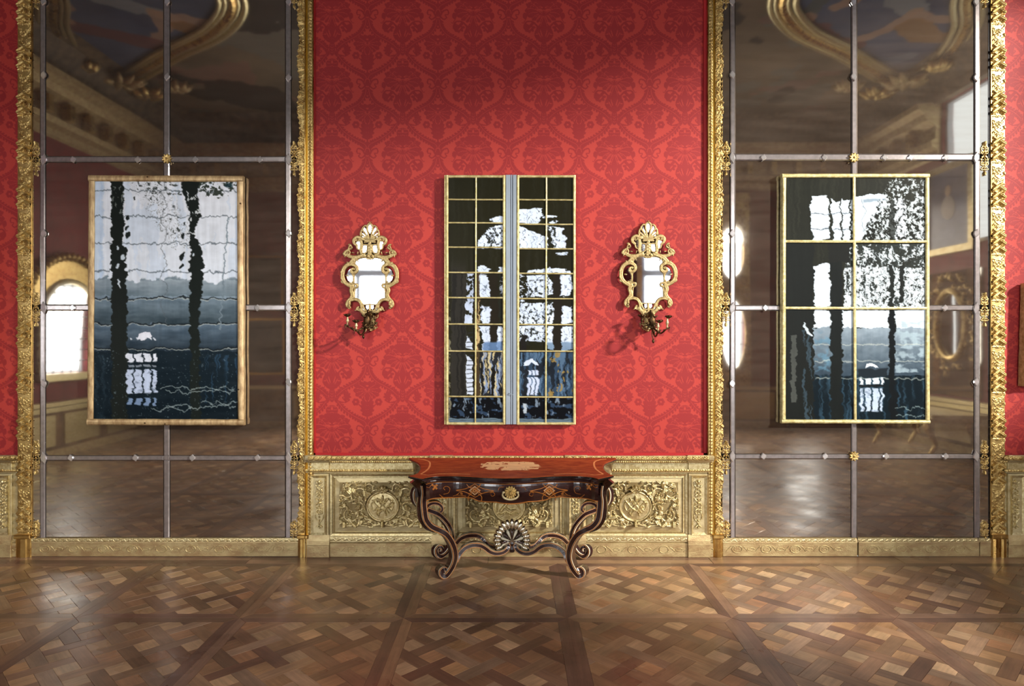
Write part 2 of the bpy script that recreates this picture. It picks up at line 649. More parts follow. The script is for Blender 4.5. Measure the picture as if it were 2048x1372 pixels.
    # side curls and buds
    S(Dk, [(60, 165), (110, 120), (170, 120), (195, 170), (160, 215), (120, 190), (135, 165)], 1.8, 1.2, *A)
    for a in (-.5, .2, .9, 1.6, 2.3, 3.0, 3.9): Lf(Dk, 142, 168, a, 62, 20, *A)
    B(Dk, 185, 60, 22, 32, *A); S(Dk, [(175, 90), (200, 130), (215, 125)], 1, .7, *A)
    Lf(Lt, 120, 170, .9, 40, 7, *A)
    # vase and spirals under the big flower
    B(Dk, 0, 380, 32, 70, *A, False)
    for y in (340, 365, 390, 415): S(Lt, [(-14, y), (0, y + 8), (14, y)], .4, .4, *A, both=False)
    for r in (1,):
        S(Dk, [(45, 450), (60, 400), (100, 360), (150, 370), (160, 410), (125, 430), (105, 405), (125, 395)], 2.0, 1.0, *A)
        S(Dk, [(30, 440), (50, 370), (80, 320), (60, 280)], 1.6, .8, *A)
        S(Dk, [(70, 445), (130, 455), (170, 430)], 1.6, .8, *A)
    for a in (-1.6, -1.1, -.5, .1, .7, 1.4): Lf(Dk, 128, 396, a, 62, 18, *A)
    # small flower (half drop)
    Bc = (0.0, TH / 2)
    oy = 330
    for a, l, w in ((-.35, 128, 44), (.05, 136, 44), (.45, 128, 44), (.85, 112, 40), (1.25, 105, 34), (-.8, 105, 38), (-1.25, 90, 34)):
        Lf(Dk, 2, oy, a, l, w, *Bc)
    B(Dk, 24, oy + 4, 44, 40, *Bc); B(Dk, 0, oy - 48, 34, 30, *Bc, False); B(Dk, 0, oy + 60, 34, 46, *Bc, False)
    for a, l in ((-.15, 110), (.25, 112), (.65, 104), (1.05, 96), (-.58, 100)): S(Lt, [(44 * math.cos(a), oy + 44 * math.sin(a)), (l * math.cos(a), oy + l * math.sin(a))], .55, .3, *Bc)
    for a in np.linspace(-.7, 1.3, 6): S(Lt, [(14 * math.cos(a), oy + 12 * math.sin(a)), (44 * math.cos(a), oy + 34 * math.sin(a))], .6, .3, *Bc)
    B(Lt, 0, oy - 40, 12, 8, *Bc, False)
    for x in (22, 48): S(Lt, [(x, oy + 60), (x + 6, oy + 110)], .4, .3, *Bc)
    S(Dk, [(0, oy + 100), (0, oy + 300)], 1.2, 1.2, *Bc, both=False)
    for y, l in ((150, 85), (190, 95), (230, 90), (262, 70)):
        Lf(Dk, 2, oy + y, -.9, l, 22, *Bc); Lf(Dk, 2, oy + y - 10, -.35, l * .8, 18, *Bc)
    S(Dk, [(0, oy + 215), (50, oy + 170), (95, oy + 135)], 1, 1, *Bc)
    for a in np.linspace(0, 6.28, 7)[:-1]: Lf(Dk, 112, oy + 118, a, 38, 22, *Bc)
    B(Lt, 112, oy + 118, 9, 9, *Bc)
    # pinch ornament between garlands
    oy = 35
    B(Dk, 0, oy, 28, 36, *Bc, False)
    S(Lt, [(-24, oy), (-18, oy - 26), (0, oy - 38), (18, oy - 26), (24, oy)], .5, .5, *Bc, both=False)
    S(Dk, [(20, oy + 30), (50, oy - 20), (95, oy - 30), (100, oy + 10), (70, oy + 14)], 1.9, 1.1, *Bc)
    S(Dk, [(22, oy + 36), (60, oy + 60), (85, oy + 40), (70, oy + 24)], 1.7, 1.0, *Bc)
    for a in (-2.0, -1.571, -1.1, -.7): Lf(Dk, 4, oy - 20, a, 75, 20, *Bc)
    m = sst(.15, .75, Dk.H) * (1 - sst(.12, .5, Lt.H))
    return Dk, m


FAB_BG, FAB_DK = s2l([184, 58, 49]), s2l([152, 37, 38])
m_damask = mat_attr('crimson_silk_damask', .62, .35)
_nt = m_damask.node_tree
_b = _nt.nodes['Principled BSDF']
_b.inputs['Sheen Weight'].default_value = .25
_b.inputs['Sheen Tint'].default_value = (1, .45, .4, 1)
KD = 1.0
_tile, _tm = damask_tile(KD)
PX = D / F            # metres per photograph pixel on the wall


def damask_mesh(name, c0, c1, rows, rcut=None):
    """columns c0..c1 of the tile (in px), repeated over `rows` tiles"""
    ny, nx = _tm.shape
    i0, i1 = int(round(c0 * KD)), min(nx - 1, int(round(c1 * KD)))
    sub = _tm[:, i0:i1 + 1]
    xs = _tile.X[0, i0:i1 + 1]
    full = np.concatenate([sub[:-1]] * rows + [sub[-1:]], 0)
    r = rcut or full.shape[0]
    full = full[:r]
    ys = np.arange(full.shape[0]) * (138.8 / (ny - 1))
    X, Y = np.meshgrid(xs, ys)
    co = np.stack([X * PX, np.zeros_like(X), -Y * PX], -1).reshape(-1, 3)
    # the motif is woven a hair proud of the ground
    co[:, 1] = -.0006 * full.reshape(-1)
    col = FAB_BG[None] * (1 - full.reshape(-1, 1)) + FAB_DK[None] * full.reshape(-1, 1)
    return quads_mesh(name, co, grid_faces(len(xs), len(ys)), col, smooth=False)


# ================================================================== the wall in the photograph
mb = MB().box(XL, 0.012, 0, XR, .25, HC)
wall = mb.build('wall_front', mat('plastered_wall', (120, 40, 38), .9, var=.08))
tag(wall, 'crimson damask wall with a gilded dado facing the camera', kind='structure')
VT = 226.6 - 138.8 * 2
me_full = damask_mesh('damask_width', 0, 141.4, 7, None)
me_left = damask_mesh('damask_width_left', 20, 141.4, 7)
me_right = damask_mesh('damask_width_right', 0, 126, 7)


def put_damask(me, u, name='damask_width'):
    p = P(u, VT, 0)
    return link(name, me, m_damask, wall, loc=(p.x, .010, p.z))


for i in range(4): put_damask(me_full, 734.2 + 141.4 * i)
put_damask(me_left, 592.8)
put_damask(me_right, 1299.8)
put_damask(me_left, -78 - 20 - 3)
put_damask(me_left, 2003 - 20)
# thin selvedge band that edges the cloth
sel = mat('crimson_selvedge', (176, 24, 26), .6, var=.06)
for (u0, u1) in ((624, 631), (1407, 1415)):
    a, b = P(u0, 914), P(u1, -55)
    MB().box(a.x, -.004, a.z, b.x, .009, b.z).build('edge_braid', sel, wall)
a, b = P(624, 912), P(1415, 906)
MB().box(a.x, -.004, a.z, b.x, .009, b.z).build('edge_braid', sel, wall)

GROUND = mat('shaded_recess_gilding', (166, 148, 102), .55, .5, col2=(136, 114, 72), vscale=12, bump=.15, bscale=200)  # olive gilt ground, darkened so recess shade sits in its colour
# ================================================================== dado
TRIM = []


def bead_row(L, unit_px=5.2, r=2.0, hgt=4.6, name='beading', kind='bead'):
    n = max(1, int(L / unit_px))
    R = Relief(L, hgt, 1.6)
    R.H += .35
    for i in range(n):
        x = (i + .5) * L / n
        if kind == 'bead': R.ball(x, hgt / 2, r, r, 1.4)
        elif kind == 'leaf':
            R.leaf(x - unit_px * .45, hgt - .4, -1.0 if i % 2 else -1.35, hgt * .95, unit_px * .36, 1.8)
            R.ball(x + unit_px * .2, hgt * .45, r * .6, r * .8, 1.5)
    return R


def ornament_row(L, hgt, kind, k=1.4):
    R = Relief(L, hgt, k)
    R.H += .3
    n = max(1, int(L / (hgt * 1.35)))
    for i in range(n):
        x = (i + .5) * L / n
        s = L / n
        if kind == 'acanthus':
            for a in (-2.5, -2.0, -1.571, -1.1, -.6):
                R.leaf(x, hgt * .95, a, hgt * .95, s * .16, 2.2)
            R.ball(x, hgt * .8, s * .1, None, 2.0)
        else:
            R.spiral(x, hgt * .5, hgt * .38, 1.0, start=0 if i % 2 else 3.14, dr=1 if i % 2 else -1, w0=1.1, w1=.6, a=1.6)
            R.leaf(x + s * .2, hgt * .8, -.5, s * .5, hgt * .16, 1.8)
    return R


def scroll_panel(w, h, cx, mx, medal=True, seed=1, plain=False):
    """acanthus scrolls round a medallion; symmetrical about cx"""
    R = Relief(w, h, 1.7)
    rnd = random.Random(seed)
    half = Relief(w, h, 1.7)

    def both(fn):
        fn(R, 1)
        fn(R, -1)

    def X(x, s): return cx + s * x

    def spir(x, y, r, st, dr, w0=2.3, turns=1.3):
        w0 *= 1.3
        for s in (1, -1):
            R.spiral(X(x, s), y, r, turns, start=st if s == 1 else math.pi - st, dr=dr * s, w0=w0, w1=1.0, a=1.5)
            for j in range(6):
                an = st + dr * j * .9
                ex, ey = x + r * math.cos(an), y + r * math.sin(an)
                aa = an - dr * .7
                a2 = aa if s == 1 else math.pi - aa
                R.leaf(X(ex, s), ey, a2, r * .8, r * .34, 1.35)
            for j in range(4):
                an = j * 1.6 + .4
                R.ball(X(x + math.cos(an) * r * .3, s), y + math.sin(an) * r * .3, r * .14, None, 2.0)

    def band(pts, r0, r1):
        for s in (1, -1): R.stroke([(X(x, s), y) for x, y in pts], r0, r1, 1.4, groove=.3)
    spir(47, 27, 15, 2.6, 1, 2.6)
    spir(66, 66, 17, 3.6, -1, 2.6)
    spir(36, 79, 11, .3, -1, 2.3)
    spir(17, 82, 8, 3.1, 1, 1.9)
    spir(70, 22, 11, .6, 1, 2.0)
    spir(28, 13, 8, 2.8, 1, 1.9)
    spir(47, 52, 10, 5.4, -1, 2.0)
    band([(6, 86), (24, 90), (44, 88), (60, 84), (78, 86)], 2.0, 1.3)
    band([(34, 40), (42, 56), (38, 70), (28, 84)], 2.2, 1.4)
    band([(78, 6), (84, 26), (80, 46), (84, 66), (80, 88)], 1.8, 1.2)
    band([(34, 8), (52, 8), (68, 6), (80, 10)], 1.8, 1.0)
    for i in range(46):
        x, y = rnd.uniform(6, mx), rnd.uniform(4, h - 4)
        a = rnd.uniform(0, 6.28)
        l, wd = rnd.uniform(9, 15), rnd.uniform(4.0, 6.2)
        for s in (1, -1):
            R.leaf(X(x, s), y, a if s == 1 else math.pi - a, l, wd, 1.0)
    for i in range(30):
        x, y = rnd.uniform(30, mx), rnd.uniform(4, h - 4)
        for s in (1, -1): R.ball(X(x, s), y, 2.3, None, 1.8)
    if medal:
        rx, ry = 31, 29
        cy = 50
        q = ((R.X - cx) / rx) ** 2 + ((R.Y - cy) / ry) ** 2
        M = Relief(w, h, 1.7)
        B0 = 1.3 + .8 * (1 - np.clip(q, 0, 1))
        rr = random.Random(seed + 5)
        if not plain:
            # crossed interlaced cipher strokes and small trophies
            for s in (1, -1):
                M.stroke([(cx - 20 * s, cy - 12), (cx - 8 * s, cy + 2), (cx + 4 * s, cy + 10), (cx + 8 * s, cy + 16)], 1.3, 1.3, 2.4)
                M.stroke([(cx - 12 * s, cy + 12), (cx - 2 * s, cy - 2), (cx + 6 * s, cy - 14), (cx + 18 * s, cy - 12)], 1.2, 1.2, 2.3)
                M.stroke([(cx + 14 * s, cy - 14), (cx + 22 * s, cy - 4), (cx + 17 * s, cy + 8), (cx + 10 * s, cy)], 1.1, 1.1, 2.2)
                for j in range(7): M.ball(cx + s * rr.uniform(3, 22), cy + rr.uniform(-14, 18), 1.6, None, 2.6)
            M.leaf(cx, cy - 10, -1.571, 12, 3, 1.4)
            M.leaf(cx - 5, cy - 8, -2.2, 11, 2.4, 1.3)
            M.leaf(cx + 5, cy - 8, -.9, 11, 2.4, 1.3)
        else:
            M.stroke([(cx - 16, cy + 8), (cx - 6, cy - 4), (cx + 2, cy - 12)], 3.2, 2.6, 2.2)
            M.stroke([(cx - 8, cy), (cx + 2, cy + 8), (cx + 14, cy + 6)], 3.0, 2.0, 2.2)
            M.ball(cx + 4, cy - 15, 3.6, None, 2.4)
            M.stroke([(cx - 22, cy - 10), (cx - 24, cy + 10)], 1.6, 1.3, 2.0)
            M.stroke([(cx + 2, cy - 8), (cx + 14, cy - 6), (cx + 22, cy + 4)], 1.7, 1.2, 2.0)
            for j in range(14): M.ball(cx - 20 + j * 3, cy + 15 + 2 * math.sin(j), 2.2, None, 1.6)
        R.H = np.where(q < 1, B0 + 1.25 * M.H, np.where(q < 1.22, 0.2, R.H))
        R.ring(cx, cy, rx, ry, 2.6, 2.2)
        R.ring(cx, cy, rx - 3, ry - 3, 1.0, 2.2)
        # crown / cartouche above
        for a in (-2.5, -2.05, -1.571, -1.1, -.65): R.leaf(cx, cy - ry + 2, a, 15, 4.4, 2.6)
        R.ball(cx, cy - ry - 8, 5, 4, 2.6)
        R.stroke([(cx - 26, cy - ry + 4), (cx - 14, cy - ry - 4), (cx, cy - ry - 1), (cx + 14, cy - ry - 4), (cx + 26, cy - ry + 4)], 2.0, 2.0, 2.2)
        R.leaf(cx, cy + ry - 2, 1.571, 14, 5, 2.4)
    return R


def trophy_strip(w, h):
    R = Relief(w, h, 1.9)
    cx = w / 2
    R.stroke([(cx - 8, h * .12), (cx + 8, h * .12)], 1.2, 1.2, 1.6)
    for a in (-2.3, -1.571, -.85): R.leaf(cx, h * .115, a, 9, 2.6, 2)
    R.ball(cx, h * .06, 3, 4, 2)
    for s in (1, -1):
        R.stroke([(cx - s * 7, h * .14), (cx - s * 3, h * .2), (cx - s * 6, h * .28), (cx + s * 4, h * .36)], 1.4, 1.2, 1.7)
        R.stroke([(cx - s * 7, h * .40), (cx, h * .46), (cx + s * 7, h * .53)], 1.6, 1.4, 1.8)
        R.stroke([(cx + s * 7, h * .56), (cx + s * 3, h * .63), (cx + s * 5, h * .7)], 1.2, 1.0, 1.6)
        R.stroke([(cx + s * 8, h * .73), (cx + s * 7, h * .80), (cx, h * .88), (cx - s * 3, h * .84)], 1.5, 1.1, 1.9)
        for y in (.17, .25, .33, .5, .58, .66): R.ball(cx + s * 5.2, h * y, 1.7, 2.1, 1.9)
        for y, a in ((.3, .5), (.45, -.4), (.6, .4), (.72, -.6), (.92, .6)):
            R.leaf(cx, h * y, a if s == 1 else math.pi - a, 8, 2.4, 1.7)
    for y in np.linspace(.14, .97, 13): R.ball(cx, h * y, 2.1, 2.6, 2.1)
    R.H += .1
    return R


def relief_obj(R, name, u, v, y, m, parent, rot=None, label=None):
    p = P(u, v, y)
    k = (D + y) / F
    me = R if isinstance(R, bpy.types.Mesh) else R.mesh(name, k)
    o = link(name, me, m, parent, loc=(p.x, y, p.z))
    if label: o['label'] = label
    return o


def rect_frame(mb, u0, v0, u1, v1, w, y0, y1, c=0.0):
    """four mitred bars round the px rectangle, w px wide inwards"""
    a, b = P(u0, v1, 0), P(u1, v0, 0)
    x0, z0, x1, z1 = a.x, a.z, b.x, b.z
    w = w * PX
    for poly in ([(x0, z0), (x0 + w, z0 + w), (x0 + w, z1 - w), (x0, z1)], [(x1, z0), (x1, z1), (x1 - w, z1 - w), (x1 - w, z0 + w)],
                 [(x0, z1), (x0 + w, z1 - w), (x1 - w, z1 - w), (x1, z1)], [(x0, z0), (x1, z0), (x1 - w, z0 + w), (x0 + w, z0 + w)]):
        # sloping inwards: outer edge at y0 (proud), inner at y1
        n = 4
        vs = []
        for (x, z) in poly:
            inner = (x0 + w * .5 < x < x1 - w * .5) and (z0 + w * .5 < z < z1 - w * .5)
            vs.append((x, y1 if inner else y0, z))
        vs += [(x, .006, z) for x, z in poly]
        mb.add(vs, [(0, 1, 2, 3), (7, 6, 5, 4), (0, 4, 5, 1), (1, 5, 6, 2), (2, 6, 7, 3), (3, 7, 4, 0)])
    return mb


def zv(v, y=0.0): return P(1024, v, y).z


def dado(name, label, u0, u1, pilasters, panels):
    root = empty(name, (P((u0 + u1) / 2, 1112).x, 0, 0))
    tag(root, label, kind='structure')
    x0, x1 = P(u0, 0).x, P(u1, 0).x
    L = u1 - u0
    # backing board
    MB().box(x0, -.006, 0.0, x1, .006, zv(914)).build('backing_board', PALE_GOLD, root)
    # plinth
    MB().box(x0, -.034, 0.0, x1, -.004, zv(1086, -.03), .004).build('plinth', BASE_GOLD, root)
    R = Relief(L, 20, 1.4)
    for i in range(int(L / 62)):
        x = 31 + i * 62
        R.ring(x, 10, 9, 7, .9, .6); R.ring(x + 30, 10, 6, 2.6, .8, .6)
        R.stroke([(x + 10, 4), (x + 16, 8), (x + 22, 14)], .8, .8, .6); R.stroke([(x - 10, 4), (x - 16, 8), (x - 22, 14)], .8, .8, .6)
    if R.H.max() > .1: relief_obj(R.mesh('plinth_ornament', PX, mask=R.H > .02, hs=PX * 5), 'plinth_ornament', u0, 1089, -.0343, CREAM_GOLD, root)
    # base moulding with leaf carving
    MB().box(x0, -.03, zv(1086, -.03), x1, -.004, zv(1071, -.02), .008).build('base_moulding', PALE_GOLD, root)
    relief_obj(ornament_row(L, 10, 'scroll'), 'carved_band', u0, 1072.5, -.0302, CREAM_GOLD, root)
    # frieze mouldings and top cornice
    MB().box(x0, -.012, zv(939), x1, -.004, zv(925), .003).build('frieze', CREAM_GOLD, root)
    MB().box(x0, -.028, zv(946, -.02), x1, -.004, zv(938.5, -.02), .006).build('frieze_moulding', PALE_GOLD, root)
    relief_obj(bead_row(L, 5.2, 2.0, 5, kind='leaf'), 'beading', u0, 939, -.0282, GOLD, root)
    MB().profile_x([(.004, zv(926, -.05)), (-.040, zv(925, -.05)), (-.044, zv(921, -.05)), (-.058, zv(920, -.05)), (-.064, zv(915, -.05)), (-.052, zv(911.5, -.05)), (.004, zv(911, 0))], x0, x1).build('cornice', PALE_GOLD, root)
    relief_obj(bead_row(L, 4.2, 1.5, 3.4), 'beading', u0, 922, -.043, GOLD, root)
    relief_obj(ornament_row(L, 7.5, 'acanthus', 1.8), 'carved_band', u0, 913.0, -.060, GOLD, root)
    for (a, b) in pilasters:
        pa, pb = P(a, 0).x, P(b, 0).x
        MB().box(pa, -.026, zv(1070), pb, -.007, zv(946), .002).build('pilaster', PALE_GOLD, root)
        f = MB(); rect_frame(f, a + 5, 950, b - 4, 1068, 4.5, -.040, -.028); f.build('pilaster_frame', CREAM_GOLD, root)
        relief_obj(TROPHY, 'carved_trophy', (a + b) / 2 - 10.5, 957, -.0262, CREAM_GOLD, root)
        MB().box(pa - .012, -.052, 0, pb + .012, -.03, zv(1090, -.05), .004).build('pilaster_plinth', BASE_GOLD, root)
        MB().profile_x([(-.02, zv(1090, -.05)), (-.052, zv(1090, -.05)), (-.048, zv(1082, -.05)), (-.032, zv(1070, -.04)), (-.02, zv(1070))], pa - .01, pb + .01).build('pilaster_foot', BASE_GOLD, root)
        MB().profile_x([(.0, zv(926, -.06)), (-.056, zv(925, -.06)), (-.074, zv(919, -.06)), (-.078, zv(914, -.06)), (-.066, zv(910.5, -.06)), (.0, zv(910))], pa - .02, pb + .02).build('pilaster_cap', PALE_GOLD, root)
        MB().box(pa - .004, -.03, zv(940, -.03), pb + .004, -.012, zv(925, -.03), .003).build('pilaster_frieze', CREAM_GOLD, root)
        relief_obj(ornament_row(b - a + 6, 8, 'acanthus', 1.8), 'carved_band', a - 3, 912.5, -.0765, GOLD, root)
    for (a, b, kind) in panels:
        f = MB(); rect_frame(f, a, 947, b, 1070, 4, -.030, -.022); rect_frame(f, a + 5, 951.5, b - 5, 1066, 3, -.018, -.024)
        f.build('panel_moulding', CREAM_GOLD, root)
        f = MB(); rect_frame(f, a + 9, 955, b - 9, 1062, 9, -.010, -.016); f.build('panel_bevel', PALE_GOLD, root)
        w = b - a - 36
        c = (a + b) / 2
        MB().box(P(c - 86.5, 0).x, -.014, zv(1056.5), P(c + 86.5, 0).x, -.007, zv(961.5), .001).build('panel_ground', GROUND, root)
        relief_obj(PANEL[kind], 'carved_panel', c - 86, 962, -.0145, CREAM_GOLD, root)
    return root


_q = trophy_strip(21, 100)
TROPHY = _q.mesh('carved_trophy', PX, mask=_q.H > .3, hs=PX * 1.5)
PANEL = {}
for _k, _s, _p in (('cipher', 3, False), ('figure', 9, True)):
    _q = scroll_panel(172, 94, 86, 84, True, _s, plain=_p)
    PANEL[_k] = _q.mesh('carved_panel_' + _k, PX, mask=_q.H > .22, hs=PX * 1.7)

dado('trim_1', 'gilded dado with three carved panels below the damask, behind the console table', 611, 1425,
     [(619, 659), (866, 902), (1133, 1169), (1376, 1416)], [(662, 869, 'cipher'), (907, 1128, 'figure'), (1167, 1373, 'cipher')])
dado('trim_2', 'short end of gilded dado at the left edge of the photo', -30, 37, [(-13, 27)], [])
dado('trim_3', 'short end of gilded dado at the right edge of the photo', 2008, 2078, [(2012, 2048)], [])

# ================================================================== the two great pier mirrors
def carved_unit(w, h, seed=0):
    """S scrolls and wrapped acanthus, one repeat of the frame"""
    R = Relief(w, h, 2.0)
    R.H += 1.0 + 2.0 * np.sqrt(np.clip(1 - ((R.X - w / 2) / (w * .62)) ** 2, 0, 1))
    E = Relief(w, h, 2.0)
    cx = w / 2
    full_h = h
    for oy in (-h, 0, h):
        _unit(E, w, h, cx, oy, random.Random(seed))
    R.H += E.H
    return R


def _unit(E, w, h, cx, oy, rnd):
    base_ = E

    class O:
        def __getattr__(s, n):
            f = getattr(base_, n)
            if n == 'stroke': return lambda pts, *a: f([(x, y + oy) for x, y in pts], *a)
            return lambda x, y, *a: f(x, y + oy, *a)
    E = O()
    E.spiral(cx - w * .16, h * .12, w * .24, 1.2, 0, 1, 1.6, .9, 1.6)
    E.stroke([(cx + w * .36, h * .02), (cx + w * .1, h * .13), (cx - w * .2, h * .2), (cx + w * .1, h * .29), (cx + w * .34, h * .34)], 2.0, 1.4, 1.5)
    E.spiral(cx + w * .16, h * .31, w * .22, 1.2, 3.1, -1, 1.6, .9, 1.6)
    for y0 in (.44, .60, .76):
        for s in (1, -1):
            E.leaf(cx, h * y0, math.pi / 2 - s * .95, w * .62, w * .2, 1.7)
            E.leaf(cx + s * w * .28, h * (y0 + .02), math.pi / 2 - s * .35, w * .44, w * .15, 1.7)
            E.leaf(cx, h * y0, -math.pi / 2 + s * 1.1, w * .42, w * .13, 1.5)
        E.ball(cx, h * y0, w * .1, w * .12, 2)
    for y in (.40, .93): E.stroke([(0, h * y), (w, h * y)], 1.6, 1.6, 1.2)
    for i in range(60):
        x, y = rnd.uniform(1, w - 1), rnd.uniform(2, h - 2)
        E.leaf(x, y, rnd.uniform(0, 6.3), rnd.uniform(4, 9), rnd.uniform(1.1, 1.9), 2.0)
    for i in range(34): E.ball(rnd.uniform(1, w - 1), rnd.uniform(2, h - 2), 1.2, None, 2.2)


UH = 92.0
CARVED = {}
for key, w, sd in (('wide', 28, 1), ('slim', 17, 2)):
    CARVED[key] = carved_unit(w, UH, sd)
me_wide = CARVED['wide'].mesh('carved_length', PX)
_R = CARVED['slim']
# leaf tips break the inner edge of the slim frame
edge = 3.2 + 2.6 * np.sin(_R.Y / UH * 2 * math.pi * 1) + 1.3 * np.sin(_R.Y / UH * 2 * math.pi * 9)
me_slim_l = _R.mesh('carved_length_slim', PX, mask=(_R.X > np.clip(edge, 0, 6)))      # irregular at its left
_R2 = carved_unit(17, UH, 5)
me_slim_r = _R2.mesh('carved_length_slim', PX, mask=(_R2.X < 17 - np.clip(edge, 0, 6)))
me_bead = bead_row(UH, 6.1, 3.0, 9, kind='leaf')
_b9 = Relief(9, UH, 1.4)
_b9.H += .5
for i in range(14):
    y = (i + .5) * UH / 14
    _b9.ball(4.5, y, 2.6, 2.9, 1.7)
    _b9.stroke([(1.2, y - 3), (1.2, y + 3)], .9, .9, 1.2); _b9.stroke([(7.8, y - 3), (7.8, y + 3)], .9, .9, 1.2)
me_bead = _b9.mesh('bead_length', PX)


def mount_relief(w=17, h=70, half=False):
    R = Relief(w, h, 2.2)
    cx = w / 2
    for s in (1, -1):
        for (y, r, st, d) in ((.16, .2, .5, 1), (.30, .26, 3.4, -1), (.46, .3, .2, 1), (.62, .27, 3.0, -1), (.76, .2, .4, 1)):
            R.spiral(cx + s * w * .22, h * y, w * r, 1.1, st if s == 1 else math.pi - st, d * s, 1.2, .8, 1.6)
        R.stroke([(cx + s * w * .1, h * .06), (cx + s * w * .38, h * .22), (cx + s * w * .1, h * .38), (cx + s * w * .4, h * .54), (cx + s * w * .1, h * .7), (cx, h * .86)], 1.1, .9, 1.4)
    for y in np.linspace(.05, .95, 15): R.ball(cx, h * y, 1.5, 1.9, 2.0)
    R.ball(cx, h * .36, 3, 3.6, 2.0)
    R.leaf(cx, h * .12, -1.571, h * .12, 3.6, 2)
    R.leaf(cx, h * .86, 1.571, h * .12, 3.2, 2)
    if half: R.H = np.where(R.Y > h * .5, R.H, R.H)
    return R


_M = mount_relief()
me_mount = _M.mesh('gilt_mount', PX, thick=.004, mask=_M.H > .25)
_M2 = mount_relief(17, 36)
me_mount_s = _M2.mesh('gilt_mount_foot', PX, thick=.004, mask=_M2.H > .25)

# aged mirror glass: silvering dulled brown, faint streaks
MG = bpy.data.materials.new('aged_mirror_glass')
MG.use_nodes = True
nt = MG.node_tree
b = nt.nodes['Principled BSDF']
out = nt.nodes['Material Output']
b.inputs['Metallic'].default_value = 1
b.inputs['Base Color'].default_value = (.60, .55, .47, 1)
b.inputs['Roughness'].default_value = .035
dif = nt.nodes.new('ShaderNodeBsdfDiffuse')
dif.inputs['Color'].default_value = lin(128, 112, 98)
mix = nt.nodes.new('ShaderNodeMixShader')
tc = nt.nodes.new('ShaderNodeTexCoord')
mp = nt.nodes.new('ShaderNodeMapping')
mp.inputs['Scale'].default_value = (1.2, 1, 9)
nz = nt.nodes.new('ShaderNodeTexNoise')
nz.inputs['Scale'].default_value = 1.6
nz.inputs['Detail'].default_value = 6
mr = nt.nodes.new('ShaderNodeMapRange')
mr.inputs['From Min'].default_value = .3
mr.inputs['From Max'].default_value = .75
mr.inputs['To Min'].default_value = .14
mr.inputs['To Max'].default_value = .27
nt.links.new(tc.outputs['Object'], mp.inputs[0]); nt.links.new(mp.outputs[0], nz.inputs['Vector'])
nt.links.new(nz.outputs['Fac'], mr.inputs['Value']); nt.links.new(mr.outputs[0], mix.inputs['Fac'])
nt.links.new(b.outputs[0], mix.inputs[1]); nt.links.new(dif.outputs[0], mix.inputs[2]); nt.links.new(mix.outputs[0], out.inputs['Surface'])
n2 = nt.nodes.new('ShaderNodeTexNoise'); n2.inputs['Scale'].default_value = 2.2; n2.inputs['Detail'].default_value = 1
bp = nt.nodes.new('ShaderNodeBump'); bp.inputs['Strength'].default_value = .04; bp.inputs['Distance'].default_value = .01
nt.links.new(tc.outputs['Object'], n2.inputs['Vector']); nt.links.new(n2.outputs['Fac'], bp.inputs['Height']); nt.links.new(bp.outputs[0], b.inputs['Normal'])
STRIP = mat('bevelled_mirror_strip', (176, 168, 166), .22, .72, var=.14, vscale=8, vstretch=(3, 1, 3))
STUD = mat('faceted_glass_stud', (230, 226, 224), .12, .7, var=.1, vscale=40)


